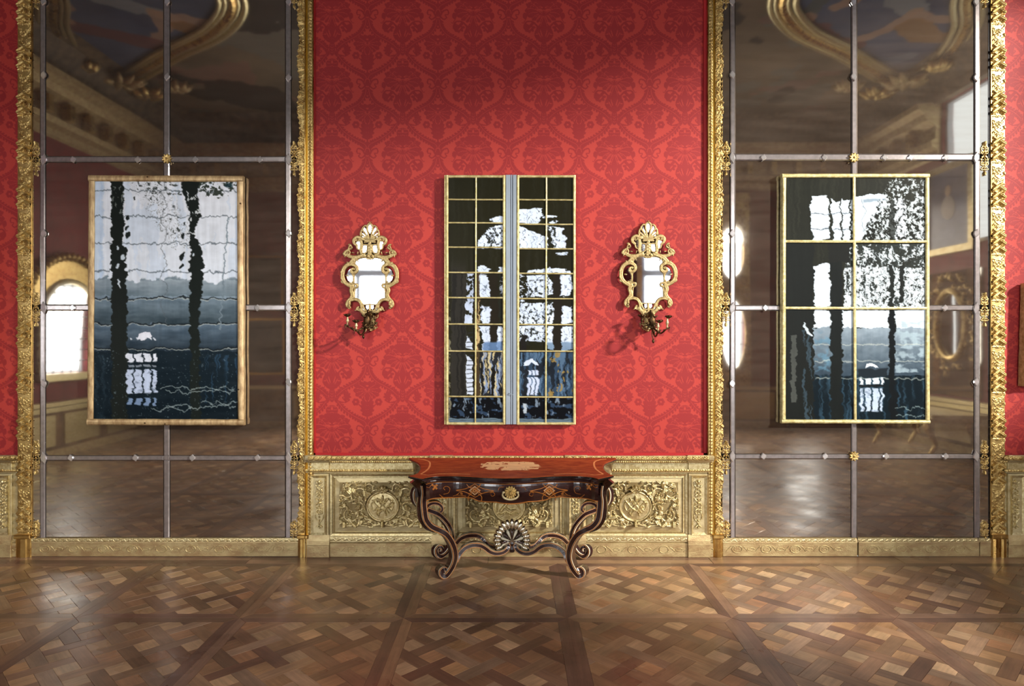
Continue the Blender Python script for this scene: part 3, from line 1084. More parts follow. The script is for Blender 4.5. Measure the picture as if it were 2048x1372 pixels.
def pier(name, label, side):
    root = empty(name, (P(332 if side < 0 else 1708, 1112).x, 0, 0))
    tag(root, label, 'mirror', 'pier mirrors')
    if side < 0:
        fl, g0, s0, m0, m1, s1, g1 = 38, 66, 83, 93, 572, 583, 600
        mid = (329, 341)
        rows = [(-60, 314), (325, 610), (621, 911), (920, 1076)]
        hrow = [(314, 325), (610, 621), (911, 920)]
    else:
        g0, s0, m0, m1, s1, g1 = 1443, 1459, 1469, 1946, 1957, 1976
        mid = (1701, 1712)
        rows = [(-60, 309), (322, 611), (621, 908), (917, 1075)]
        hrow = [(309, 322), (611, 621), (908, 917)]
    yb, yf = .004, -.012
    MB().box(P(g0 - 4, 0).x, .002, .04, P(g1 + 4, 0).x, .010, zv(-62)).build('backboard', GAP, root)

    def pane(u0, v0, u1, v1):
        p = P(u0 + .7, v1 - .5); q = P(u1 - .7, v0 + .5)
        cx, cz = (p.x + q.x) / 2, (p.z + q.z) / 2
        me = MB().box(p.x - cx, yf, p.z - cz, q.x - cx, .0015, q.z - cz, .0025).mesh('mirror_pane')
        o = link('mirror_pane', me, MG, root, loc=(cx, 0, cz))
        o.rotation_euler = (random.uniform(-.0012, .0012), 0, random.uniform(-.0015, .0015))
    for (a, c) in rows:
        pane(m0, a, mid[0], c); pane(mid[1], a, m1, c)
        pane(g0, a, s0, c); pane(s1, a, g1, c)

    def strip(u0, v0, u1, v1):
        p = P(u0, v1); q = P(u1, v0)
        w = min(q.x - p.x, q.z - p.z)
        MB().box(p.x, -.022, p.z, q.x, .001, q.z, w * .16).build('mirror_strip', STRIP, root)
    for (a, c) in rows:
        strip(s0 + .4, a, m0 - .4, c); strip(mid[0] + .4, a, mid[1] - .4, c); strip(m1 + .4, a, s1 - .4, c)
    for (a, c) in hrow:
        strip(m0, a, mid[0], c); strip(mid[1], a, m1, c); strip(s0, a, m0, c); strip(m1, a, s1, c); strip(mid[0], a, mid[1], c)

    def stud(u, v, w=6.0, h=7.0):
        p = P(u, v, -.022)
        me = MB().prism([((x) * PX, (z) * PX) for x, z in ((0, h), (w, h * .25), (w, -h * .25), (0, -h), (-w, -h * .25), (-w, h * .25))], -.014, 0, 1.6 * PX)
        o = link('glass_stud', me.mesh('glass_stud'), STUD, root, loc=(p.x, -.022, p.z))
        o.rotation_euler = (random.uniform(-.05, .05), random.uniform(-.25, .25), random.uniform(-.05, .05))
    us = [147, 276, 391, 520] if side < 0 else [1526, 1648, 1768, 1820, 1890]
    for u in us: stud(u, (hrow[0][0] + hrow[0][1]) / 2)
    for u in ([146, 515] if side < 0 else [1530, 1889]): stud(u, (hrow[1][0] + hrow[1][1]) / 2)
    for u in ([142, 271, 385, 515] if side < 0 else [1526, 1649, 1771, 1890]): stud(u, (hrow[2][0] + hrow[2][1]) / 2)
    a, bb, cc = (s0 + m0) / 2, (mid[0] + mid[1]) / 2, (m1 + s1) / 2
    for u, v in ((a, 150), (bb, 154), (cc, 156), (a, 467), (cc, 467), (a, 767), (cc, 764), (cc, 4), (a, 4), (bb, 4)): stud(u, v, 5.4, 9)
    for v in ((hrow[0][0] + hrow[0][1]) / 2, (hrow[2][0] + hrow[2][1]) / 2, (hrow[1][0] + hrow[1][1]) / 2):
        stud(a, v, 5.4, 12.5); stud(cc, v, 5.4, 12.5)
    # rosettes where the strips cross
    for v in ([318] if side < 0 else [316, 912]):
        R = Relief(21, 21, 2)
        for i in range(9): R.leaf(10.5, 10.5, i * 2 * math.pi / 9, 10, 3.2, 2)
        for i in range(9): R.leaf(10.5, 10.5, (i + .5) * 2 * math.pi / 9, 7, 2.4, 2.6)
        R.ball(10.5, 10.5, 2.8, None, 3.2)
        p = P(bb - 10.5, v - 10.5, -.024)
        link('rosette', R.mesh('rosette', PX, thick=.003, mask=R.H > .3), GOLD, root, loc=(p.x, -.024, p.z))
    # gilt mounts in the narrow side panes
    gl = (g0 + s0) / 2 - 8.5
    gr = (s1 + g1) / 2 - 8.5 - (2 if side < 0 else 0)
    for v in (-50, 284, 585, 880):
        for u in (gl, gr):
            p = P(u, v); link('gilt_mount', me_mount, GOLD, root, loc=(p.x, yf - .001, p.z))
    for u in (gl, gr):
        p = P(u, 1040); link('gilt_mount', me_mount_s, GOLD, root, loc=(p.x, yf - .001, p.z))
    # carved frame
    vb = 1068
    n = 13

    def lengths(me, u, y, nm='frame_length', mtl=GOLD):
        for i in range(n):
            p = P(u, vb - UH * (i + 1))
            link(nm, me, mtl, root, loc=(p.x, y, p.z))

    def bar(u0, u1, y0, m_, name='frame_fillet', c=.003, v0=1076, v1=-62):
        p, q = P(u0, v0), P(u1, v1)
        MB().box(p.x, y0, p.z, q.x, .009, q.z, c).build(name, m_, root)
    if side < 0:
        bar(38, 66, -.006, GOLD_FLAT, 'frame_ground')
        lengths(me_wide, 38, -.006)
        bar(65, 67.2, -.026, GOLD_FLAT)
        bar(602, 611, -.010, GOLD_FLAT, 'frame_ground'); lengths(me_slim_l, 595, -.012)
        bar(611, 613.2, -.040, GOLD_FLAT, c=.004); bar(613.2, 617, -.022, OCHRE, 'frame_groove', .001); bar(617, 627, -.026, GOLD_FLAT, 'frame_ground', .002)
        lengths(me_bead, 617.5, -.0262, 'bead_length')
        bar(627, 628.4, -.030, GOLD_FLAT)
        feet = [(36, 67), (598, 613), (613.6, 618.5)]
        rails = [(60, 598)]
    else:
        bar(1413.6, 1415, -.030, GOLD_FLAT)
        bar(1415, 1425, -.026, GOLD_FLAT, 'frame_ground', .002); lengths(me_bead, 1415.5, -.0262, 'bead_length')
        bar(1425, 1427.4, -.030, OCHRE, 'frame_groove', .002)
        bar(1427.4, 1429, -.036, GOLD_FLAT); bar(1429, 1442, -.010, GOLD_FLAT, 'frame_ground'); lengths(me_slim_r, 1429, -.012)
        bar(1974.5, 1977.5, -.016, BLACK, 'frame_joint', .001)
        bar(1977.5, 1980, -.026, GOLD_FLAT); bar(1980, 2007, -.006, GOLD_FLAT, 'frame_ground')
        lengths(me_wide, 1979, -.006)
        feet = [(1424, 1444), (1978, 1994), (1994.6, 2008)]
        rails = [(1444, 1712), (1714.5, 1955), (1956.5, 1980)]
    for (a0, a1) in feet:
        p, q = P(a0, 1112), P(a1, 1068)
        m_ = MB()
        w = q.x - p.x
        m_.profile_z([(p.x, .0), (p.x, -.03), (p.x + w * .12, -.042), (p.x + w * .4, -.05), (p.x + w * .7, -.047), (p.x + w * .75, -.036), (p.x + w * .95, -.036), (q.x, -.025), (q.x, .0)], 0.0, zv(1078, -.04))
        m_.box(p.x - .004, -.056, zv(1078, -.05), q.x + .004, 0, zv(1070, -.05), .006)
        m_.build('frame_foot', GOLD_FLAT, root)
    for (a0, a1) in rails:
        p, q = P(a0, 1112), P(a1, 1068)
        MB().box(p.x, -.026, .004, q.x, .0, zv(1085, -.02), .003).build('bottom_rail', BASE_GOLD, root)
        MB().profile_x([(.0, zv(1085, -.02)), (-.03, zv(1085, -.02)), (-.026, zv(1079)), (-.018, zv(1075.5)), (.0, zv(1074.5))], p.x, q.x).build('rail_moulding', BASE_GOLD, root)
        L = a1 - a0 - 2
        relief_obj(ornament_row(L, 8.5, 'scroll'), 'carved_band', a0 + 1, 1075.5, -.027, CREAM_GOLD, root)
        R = Relief(L, 18, 1.4)
        for i in range(max(1, int(L / 58))):
            x = 29 + i * 58
            if x > L - 8: break
            R.ring(x, 9, 10, 7, .9, .6); R.ring(x + 28, 9, 7, 2.6, .8, .6); R.ring(x, 9, 5, 3.5, .7, .5)
            R.stroke([(x + 12, 3), (x + 17, 8), (x + 21, 13)], .8, .8, .6); R.stroke([(x - 12, 3), (x - 17, 8), (x - 21, 13)], .8, .8, .6)
        if R.H.max() > .1: relief_obj(R.mesh('rail_ornament', PX, mask=R.H > .02, hs=PX * 5), 'rail_ornament', a0 + 1, 1089, -.0262, CREAM_GOLD, root)
    return root


pier('pier_mirror', 'tall aged mirror in carved gold frame, behind the one-pane lake picture', -1)
pier('pier_mirror', 'tall aged mirror in carved gold frame, behind the six-pane picture', 1)

# ================================================================== the three glazed pictures
m_print = mat_attr('printed_view', .34, .08)
WOODGOLD = mat('pale_gilt_frame', (214, 186, 138), .42, .35, col2=(150, 118, 78), vscale=22, vstretch=(1, 1, .35), bump=.2, bscale=60, detail=8)
WOODGOLD2 = mat('olive_gilt_bar', (228, 216, 160), .45, .35, col2=(172, 154, 96), vscale=26, bump=.2, bscale=60, detail=8)
GREY = mat('grey_painted_wood', (146, 158, 170), .5, var=.08, vscale=4, vstretch=(6, 1, 1))


class Canvas:
    def __init__(s, u0, v0, u1, v1, k=1.0, bg=(30, 30, 26)):
        s.u0, s.v0 = u0, v0
        s.nx, s.ny = int((u1 - u0) * k) + 1, int((v1 - v0) * k) + 1
        s.U, s.V = np.meshgrid(np.linspace(u0, u1, s.nx), np.linspace(v0, v1, s.ny))
        s.C = np.zeros((s.ny, s.nx, 3)) + np.array(bg, float)
        s.k = k
        s.WU, s.WV = s.U.copy(), s.V.copy()

    def n(s, cv, cu, seed, o=3, g=.5):
        return vnoise(s.ny, s.nx, cv * s.k, cu * s.k, seed, o, g)

    def warp(s, amp_u, amp_v, cv, cu, seed, o=3):
        s.WU = s.U + amp_u * s.n(cv, cu, seed, o)
        s.WV = s.V + amp_v * s.n(cv, cu, seed + 50, o)
        return s

    def put(s, m, col, a=1.0):
        m = np.clip(m, 0, 1)[..., None] * a
        col = np.asarray(col, float)
        s.C = s.C * (1 - m) + col * m
        return s

    def poly(s, pts, col, a=1.0):
        return s.put(in_poly(s.WU, s.WV, pts).astype(float), col, a)

    def rect(s, u0, v0, u1, v1, col, a=1.0, soft=.7):
        m = sst(u0 - soft, u0 + soft, s.WU) * (1 - sst(u1 - soft, u1 + soft, s.WU)) * sst(v0 - soft, v0 + soft, s.WV) * (1 - sst(v1 - soft, v1 + soft, s.WV))
        return s.put(m, col, a)

    def box(s, u0, v0, u1, v1, f=2.0):
        return sst(u0 - f, u0 + f, s.WU) * (1 - sst(u1 - f, u1 + f, s.WU)) * sst(v0 - f, v0 + f, s.WV) * (1 - sst(v1 - f, v1 + f, s.WV))

    def line(s, pts, w, col, a=1.0, k=4):
        p = cr2(pts, k) if len(pts) > 2 else pts
        d, t = seg_dist(s.WU, s.WV, p)
        return s.put(1 - sst(w * .5, w * .5 + .9, d), col, a)

    def old_glass(s, au, av, seed):
        """the view is seen through wavy old panes: displace the painted picture"""
        du = au * vnoise(s.ny, s.nx, 9 * s.k, 40 * s.k, seed, 3) + au * .5 * vnoise(s.ny, s.nx, 4 * s.k, 6 * s.k, seed + 1, 2)
        dv = av * vnoise(s.ny, s.nx, 10 * s.k, 14 * s.k, seed + 2, 3)
        jj, ii = np.meshgrid(np.arange(s.ny), np.arange(s.nx), indexing='ij')
        y = np.clip(jj + dv * s.k, 0, s.ny - 1.001); x = np.clip(ii + du * s.k, 0, s.nx - 1.001)
        y0, x0 = y.astype(int), x.astype(int)
        fy, fx = (y - y0)[..., None], (x - x0)[..., None]
        C = s.C
        C = (C[y0, x0] * (1 - fx) + C[y0, x0 + 1] * fx) * (1 - fy) + (C[y0 + 1, x0] * (1 - fx) + C[y0 + 1, x0 + 1] * fx) * fy
        C = C * (1 + .05 * vnoise(s.ny, s.nx, 60, 5, seed + 3, 3)[..., None] + .05 * vnoise(s.ny, s.nx, 12, 20, seed + 4, 4)[..., None])
        s.C = C

    def mesh(s, name, u0, v0, u1, v1, y):
        """piece of the canvas as a mesh, at its place"""
        i0, i1 = int(round((u0 - s.u0) * s.k)), int(round((u1 - s.u0) * s.k))
        j0, j1 = int(round((v0 - s.v0) * s.k)), int(round((v1 - s.v0) * s.k))
        i0, j0 = max(i0, 0), max(j0, 0)
        U, V = s.U[j0:j1 + 1, i0:i1 + 1], s.V[j0:j1 + 1, i0:i1 + 1]
        c = s2l(np.clip(s.C[j0:j1 + 1, i0:i1 + 1], 0, 255))
        d = (D + y) / F
        co = np.stack([(U - 1024) * d, np.full_like(U, y), EYE - (V - 680) * d], -1).reshape(-1, 3)
        return quads_mesh(name, co, grid_faces(U.shape[1], U.shape[0]), c.reshape(-1, 3), smooth=False)


# ---- left picture: lake through old glass
A1 = Canvas(186, 360, 475, 840, 1.0)
A1.C[:] = (226, 230, 237)
g = np.clip((A1.V - 360) / 200, 0, 1)[..., None]
A1.C = A1.C * (1 - .5 * g) + np.array([206, 218, 232.]) * .5 * g
A1.put((A1.U < 207) * 1.0, (196, 212, 230), .8)
A1.put((A1.U < 204) * (A1.U > 198) * 1.0, (178, 200, 226), .6)
A1.put((A1.n(90, 14, 3) > .12) * 1.0, (196, 212, 232), .45)
# hills
ridge = 560 + 14 * A1.n(900, 26, 11, 4) + 7 * A1.n(900, 7, 12)
hill = sst(-2, 2, A1.V - ridge)
A1.put(hill, (120, 136, 146))
for (a, b_, top, bot, sd) in ((560, 592, (146, 160, 170), (104, 120, 130), 1), (592, 648, (122, 140, 154), (52, 66, 74), 2), (648, 702, (88, 106, 122), (34, 46, 56), 3), (702, 900, (20, 32, 40), (12, 22, 28), 4)):
    bb = a + 4 * A1.n(900, 12, 20 + sd)
    t = np.clip((A1.V - bb) / (b_ - a), 0, 1)[..., None]
    colr = np.array(top, float) * (1 - t) + np.array(bot, float) * t
    m = (A1.V > bb)[..., None] & (hill[..., None] > .5)
    A1.C = np.where(m, colr + 22 * A1.n(9, 40, 30 + sd)[..., None] * (1 if a < 700 else .3), A1.C)
A1.put(sst(.05, .5, A1.n(60, 4.5, 41)) * (A1.V > 708) * (A1.V < 806) * (A1.U > 396), (40, 66, 88), .8)
A1.put(sst(.15, .6, A1.n(80, 7, 42)) * (A1.V > 710) * (A1.U < 232), (40, 56, 66), .7)
# undulating glazing lines
for i, v in enumerate((382, 433, 487, 543)):
    vv = v + 5 * A1.n(900, 9, 60 + i, 4) + 2.5 * A1.n(900, 4, 70 + i)
    A1.put(1 - sst(.5, 1.7, np.abs(A1.V - vv)), (72, 84, 92), .75)
for i, v in enumerate((597, 648, 697)):
    vv = v + 7 * A1.n(900, 16, 80 + i, 4)
    A1.put(1 - sst(.6, 2.0, np.abs(A1.V - vv)), (20, 26, 30), .9)
    A1.put(1 - sst(.3, 1.3, np.abs(A1.V - vv - 2)), (196, 204, 196), .7)
vl = 328 + 5 * np.sin(A1.V / 9) + 4 * A1.n(9, 900, 91)
A1.put((1 - sst(.4, 1.4, np.abs(A1.U - vl))) * (A1.V < 650), (88, 96, 102), .6)
vl = 455 - (A1.V - 440) * .07 + 2 * A1.n(20, 900, 92)
A1.put((1 - sst(.6, 2.0, np.abs(A1.U - vl))) * (A1.V > 436) * (A1.V < 660), (116, 132, 142), .85)
# fine leaves and scratches of branches
br = A1.n(6, 5, 101, 3)
slope = 1 - sst(16, 42, np.abs((A1.U - 290) - (A1.V - 360) * .62))
A1.put((np.abs(br) < .035) * slope * (A1.V < 500), (76, 82, 78), .75)
A1.put((br > .38) * slope * (A1.V < 470), (52, 58, 56), .9)
fol = A1.n(9, 11, 103, 4, .65)
A1.put((fol > .02 + .012 * (A1.V - 372)) * (A1.U > 372) * (A1.V < 420) * 1.0, (46, 54, 46), .95)
A1.put((fol > .30) * (A1.U > 290) * (A1.U < 372) * (A1.V < 390), (60, 66, 62), .9)
A1.put((1 - sst(4, 9, np.hypot(A1.U - 456, (A1.V - 370) * 1.2))), (20, 44, 50), .9)
# trunks
w1 = 2.5 * A1.n(14, 900, 111, 3) + 3 * A1.n(5, 900, 112)
w2 = 2.5 * A1.n(12, 900, 113, 3) + 3 * A1.n(5, 900, 114)
drop = np.clip((A1.V - 480) / 60, 0, 1)
L1 = 222 + 2 * drop + w1 * .6; R1 = 246 + 8 * drop + w2
A1.put(sst(-1, 1, A1.U - L1) * (1 - sst(-1, 1, A1.U - R1)), (27, 32, 29))
A1.put((A1.n(13, 3, 115) > .25) * (A1.U > L1) * (A1.U < R1) * (A1.V > 372) * (A1.V < 430), (140, 148, 142), .7)
kink = 16 * np.clip((A1.V - 372) / 60, 0, 1)
L2 = 362 + kink + w2 * .8; R2 = 394 + kink * .1 + w1 - 7 * sst(430, 470, A1.V) * (1 - sst(470, 500, A1.V)) + 2
L2 = L2 + 2 * sst(440, 480, A1.V)
R2 = R2 + 8 * sst(470, 520, A1.V) - 6 * sst(560, 640, A1.V)
A1.put(sst(-1, 1, A1.U - L2) * (1 - sst(-1, 1, A1.U - R2)), (25, 31, 28))
A1.put((A1.n(9, 7, 117) > .28) * (A1.U > 374) * (A1.U < 398) * (A1.V > 372) * (A1.V < 470), (214, 220, 222), .9)
for (cx, cy, rx, ry) in ((254, 436, 3, 5), (253, 455, 3, 6), (256, 470, 5, 7), (267, 398, 2, 4), (244, 380, 3, 7), (366, 472, 3, 6), (365, 513, 4, 9), (363, 532, 3, 6), (369, 447, 1.6, 2.5), (224, 522, 2, 8), (249, 500, 5, 6)):
    d = np.hypot((A1.U - cx - (A1.V - cy) * -.2) / rx, (A1.V - cy) / ry)
    A1.put(1 - sst(.8, 1.15, d), (28, 34, 32))
for (cx, cy, rx, ry) in ((236, 532, 3, 5), (237, 495, 2, 4), (245, 514, 5, 6), (240, 566, 2, 9), (386, 510, 2, 3)):
    d = np.hypot((A1.U - cx) / rx, (A1.V - cy) / ry)
    A1.put(1 - sst(.8, 1.2, d), (200, 212, 222))
# far window
A1.warp(4, 2, 6, 400, 130)
A1.poly([(274, 677), (280, 668), (286, 664), (298, 664), (302, 670), (304, 677), (296, 675), (288, 678), (282, 681)], (222, 226, 236))
for cu in (260, 273, 300, 309): A1.put(1 - sst(1.5, 3, np.hypot(A1.WU - cu, A1.WV - 677)), (214, 220, 230))
for (a, c) in ((254, 266), (269, 284), (287, 301), (305, 313)):
    A1.rect(a, 708, c, 724, (214, 220, 232)); A1.rect(a, 729, c, 733, (150, 160, 172), .8)
    A1.rect(a, 738, c, 786, (186, 200, 224)); A1.rect(a + 2, 795, c - 1, 811, (140, 166, 204), .8)
A1.put(sst(.1, .5, A1.n(5, 8, 131)) * A1.box(254, 738, 313, 786), (110, 124, 146), .7)
# caustic threads near the bottom
for i, (v, a0, a1) in enumerate(((776, 320, 470), (783, 330, 470), (812, 330, 470), (820, 300, 380), (806, 400, 475))):
    vv = v + 9 * A1.n(900, 13, 140 + i, 4)
    A1.put((1 - sst(.4, 1.4, np.abs(A1.V - vv))) * (A1.U > a0) * (A1.U < a1), (168, 184, 184), .7)
A1.put((A1.n(3, 3, 150, 2) > .62) * (A1.V > 700) * 1.0, (110, 128, 136), .6)

A1.old_glass(4.5, 3, 601)

# ---- middle picture: tall casement
A2 = Canvas(888, 349, 1152, 849, 1.0, (32, 31, 18))
B, Wt = (30, 29, 20), (206, 220, 242)
A2.put(sst(-.1, .6, A2.n(60, 5, 201)), (40, 40, 30), .6)
sp = A2.n(4, 6, 202, 3, .6)
A2.warp(5, 3, 3.5, 30, 203)
for pl in ([(1038, 418), (1083, 416), (1082, 432), (1077, 447), (1036, 447)], [(986, 446), (978, 437), (1000, 434), (1007, 436), (1007, 447)],
           [(954, 496), (958, 480), (968, 466), (980, 455), (1008, 450), (1008, 496)],
           [(1036, 452), (1056, 458), (1080, 468), (1096, 474), (1096, 497), (1036, 497)], [(1096, 452), (1126, 458), (1132, 475), (1132, 497), (1108, 497), (1104, 476)],
           [(1084, 434), (1100, 430), (1117, 433), (1104, 437), (1088, 437)], [(1098, 446), (1106, 440), (1116, 442), (1110, 448)],
           [(956, 534), (966, 530), (980, 536), (980, 546), (956, 546)], [(996, 534), (1008, 534), (1008, 546), (996, 546)],
           [(1056, 541), (1100, 536), (1142, 541), (1142, 546), (1056, 546)], [(1112, 504), (1136, 503), (1136, 511), (1116, 511)],
           [(957, 548), (976, 548), (980, 568), (983, 594), (958, 594)], [(1000, 560), (1008, 552), (1008, 595), (1002, 595)],
           [(1056, 549), (1094, 549), (1094, 595), (1053, 595)], [(1120, 549), (1144, 549), (1146, 580), (1138, 593), (1120, 592)], [(1096, 556), (1104, 562), (1106, 590), (1096, 592)],
           [(962, 611), (982, 611), (990, 630), (988, 648), (962, 648)], [(1040, 606), (1106, 606), (1108, 648), (1040, 648)], [(1124, 612), (1144, 612), (1144, 646), (1122, 646)],
           [(960, 652), (1006, 652), (1006, 702), (966, 702), (964, 670)], [(1037, 652), (1090, 652), (1090, 683), (1037, 683)], [(1094, 652), (1108, 652), (1108, 700), (1094, 698)], [(1124, 652), (1146, 652), (1146, 696), (1122, 700)]):
    A2.poly(pl, Wt)
A2.WU, A2.WV = A2.U.copy(), A2.V.copy()
A2.put((sp > .12) * A2.box(1036, 548, 1056, 648, 1), (206, 220, 242))
for bx, th in (((966, 456, 1008, 496), .18), ((1036, 560, 1108, 648), .2), ((1036, 650, 1092, 690), .22), ((996, 548, 1008, 648), .1), ((1094, 440, 1112, 497), .14), ((1036, 416, 1132, 497), .46), ((984, 600, 1008, 650), .05)):
    A2.put((A2.n(4.5, 3.5, 210 + int(bx[0]) % 7, 3, .6) > th) * A2.box(*bx, 1), (34, 36, 30), .95)
A2.put((np.abs(A2.n(14, 9, 222, 2)) < .03) * (A2.C[..., 0] > 150), (90, 104, 120), .8)
# trunks, curtain, hills and furnishings
tr = 3 * A2.n(9, 900, 223, 3)
A2.put(sst(-1, 1, A2.U - 1106 - tr) * (1 - sst(-1, 1, A2.U - 1122 - tr)) * sst(546, 550, A2.V) * (A2.V < 793), (34, 30, 24))
A2.put(sst(-1, 1, A2.U - 1042 - tr) * (1 - sst(-1, 1, A2.U - 1054 - tr)) * sst(668, 672, A2.V) * (A2.V < 760), (30, 28, 26))
A2.put(sst(-1, 1, A2.U - 980 - tr) * (1 - sst(-1, 1, A2.U - 996 - tr)) * sst(546, 550, A2.V) * (A2.V < 793), (34, 30, 22))
A2.put((A2.U > 902) * (A2.U < 932) * sst(505, 560, A2.V) * 1.0, (44, 42, 38), .95)
A2.put((A2.n(200, 3.5, 231) > .1) * (A2.U > 902) * (A2.U < 932) * (A2.V > 540), (28, 27, 24), .8)
A2.put((A2.U > 932) * (A2.U < 947) * (A2.V > 545) * (A2.V < 648) * (A2.n(5, 6, 232) > -.05), (176, 190, 214))
for a, b_ in ((602, 622), (628, 648)): A2.poly([(931, a), (938, a + 10), (946, a + 2), (946, b_), (931, b_)], (190, 204, 228))
for a, b_ in ((672, 700), (708, 792)): A2.poly([(933, a), (946, a + 16), (946, b_), (933, b_ - 4)], (196, 208, 226))
A2.put(((A2.V % 9) < 1.2) * (A2.U > 933) * (A2.U < 946) * (A2.V > 660) * (A2.V < 792), (40, 44, 50), .8)
A2.put(A2.box(949, 548, 959, 792, 1) * 1.0, (64, 52, 36)); A2.put((A2.n(24, 3, 233) > .15) * A2.box(949, 600, 960, 792, 1), (196, 172, 124), .9)
A2.put(A2.box(966, 684, 1007, 702, 2), (92, 124, 168), .85); A2.put(A2.box(1036, 684, 1146, 704, 2) * (A2.C[..., 0] > 60), (110, 136, 164), .9)
m = A2.box(1036, 704, 1147, 793, 1)
A2.put(m, (46, 66, 88)); A2.put((A2.n(30, 4, 235) > .05) * m, (104, 134, 164), .55); A2.put((A2.n(26, 6, 236) > .15) * m, (24, 28, 34), .85)
A2.put((A2.n(12, 6, 237) > .42) * m * (A2.U > 1090), (150, 124, 66), .85)
m = A2.box(960, 704, 1007, 793, 1)
A2.put(m, (36, 38, 42)); A2.put((A2.n(30, 3, 238) > .12) * m, (150, 172, 208), .8); A2.put((A2.n(20, 2.6, 239) > .22) * m, (206, 190, 140), .85); A2.put((A2.n(40, 4, 240) > .25) * m, (24, 22, 18))
A2.warp(3, 1, 5, 60, 241)
A2.poly([(1048, 730), (1052, 722), (1060, 717), (1068, 717), (1076, 726), (1077, 731), (1070, 730), (1064, 725), (1056, 731)], (200, 214, 236))
for a, c in ((1055, 1061), (1063, 1069), (1071, 1077)):
    A2.rect(a, 741, c, 750, (196, 210, 236)); A2.rect(a, 755, c, 790, (192, 206, 232))
A2.rect(1046, 739, 1054, 792, (28, 30, 34), .8)
A2.WU, A2.WV = A2.U.copy(), A2.V.copy()
m = A2.box(893, 795, 1007, 837, .6) + A2.box(1036, 795, 1147, 837, .6)
A2.put(m, (12, 14, 18)); A2.put((A2.n(8, 12, 242) > .25) * m, (54, 76, 104), .8); A2.put((A2.n(14, 4, 243) > .45) * m, (130, 150, 170), .8)
A2.put(A2.box(1045, 806, 1052, 826, 1), (170, 184, 196))
m = A2.box(893, 837, 1007, 849, .6) + A2.box(1036, 837, 1147, 849, .6)
A2.put(m, (104, 124, 138)); A2.put(((A2.V % 4) < 1.5) * m, (62, 80, 92), .7)
A2.put(((A2.U < 902) & (A2.V > 590) & (A2.n(12, 4, 244) > 0)) * 1.0, (150, 146, 120), .7)

A2.old_glass(3.2, 2.5, 611)

# ---- right picture: six panes
A3 = Canvas(1568, 350, 1858, 846, 1.0, (33, 35, 29))
A3.put(sst(-.1, .6, A3.n(80, 4, 301)), (44, 46, 38), .7)
fo = A3.n(5, 4, 302, 4, .65)
sky = (206, 220, 233)
A3.warp(3, 2, 7, 16, 303)
for pl in ([(1621, 393), (1640, 390), (1655, 390), (1658, 405), (1659, 478), (1624, 482), (1620, 420)], [(1661, 394), (1672, 404), (1681, 404), (1682, 482), (1668, 482), (1662, 420)],
           [(1683, 397), (1690, 403), (1700, 400), (1700, 482), (1686, 482)], [(1704, 394), (1740, 388), (1760, 386), (1772, 392), (1771, 402), (1764, 420), (1748, 445), (1732, 462), (1722, 482), (1704, 482)],
           [(1628, 534), (1640, 527), (1660, 526), (1664, 612), (1628, 614)], [(1628, 620), (1662, 620), (1668, 656), (1628, 656)], [(1684, 620), (1778, 620), (1776, 656), (1684, 656)], [(1790, 620), (1856, 620), (1856, 700), (1792, 700)]):
    A3.poly(pl, sky)
A3.WU, A3.WV = A3.U.copy(), A3.V.copy()
A3.put((np.abs(A3.WV - 427 - 2 * A3.n(900, 12, 304)) < .8) * (A3.U < 1704) * (A3.U > 1620), (70, 80, 88), .8)
A3.put((np.abs(A3.WV - 458 - 3 * A3.n(900, 12, 305)) < .8) * (A3.U < 1704) * (A3.U > 1620), (60, 70, 78), .8)
A3.line([(1724, 396), (1729, 420), (1724, 440), (1728, 482)], .8, (110, 124, 134), .8)
A3.rect(1728, 398, 1770, 404, (120, 138, 152), .8)
# foliage speckle
m = ((A3.U > 1758 - (A3.V - 400) * .5) & (A3.V < 483) & (A3.V > 352) & (A3.U > 1725))
dens = .05 + .0022 * np.clip(420 - A3.V, 0, 80)
A3.put(m & (fo > dens), (196, 208, 214), .95)
A3.put(m & (fo < -.05) & (A3.V > 400), (28, 31, 27))
A3.put(((A3.U > 1779) & (A3.U < 1790) & (A3.V > 400) & (A3.V < 482) & (fo > -.25)) * 1.0, (34, 38, 36), .8)
A3.put(((A3.U > 1790) & (A3.U < 1812) & (A3.V > 396) & (A3.V < 482) & (fo > -.2)) * 1.0, (206, 216, 226), .85)
m = (A3.U > 1688) & (A3.V > 488) & (A3.V < 616)
A3.put(m & (fo > -.22 + .0), (204, 216, 224), .95)
A3.put(m & (A3.V < 535) & (A3.n(7, 9, 307, 4, .6) > .0), (34, 38, 34), .95)
A3.put(m & (A3.n(16, 6, 308, 4, .6) > .18 + .002 * (A3.V - 500)), (38, 44, 42), .95)
A3.put(m & (np.abs(A3.n(7, 5, 309, 3)) < .03), (60, 68, 70), .8)
for (c0, sd) in ((1783, 310), (1803, 311)):
    t_ = 3 * A3.n(7, 900, sd, 3)
    A3.put((np.abs(A3.U - c0 - t_) < 4.5) * (A3.V > 530) * (A3.V < (660 if c0 < 1790 else 606)), (30, 34, 32))
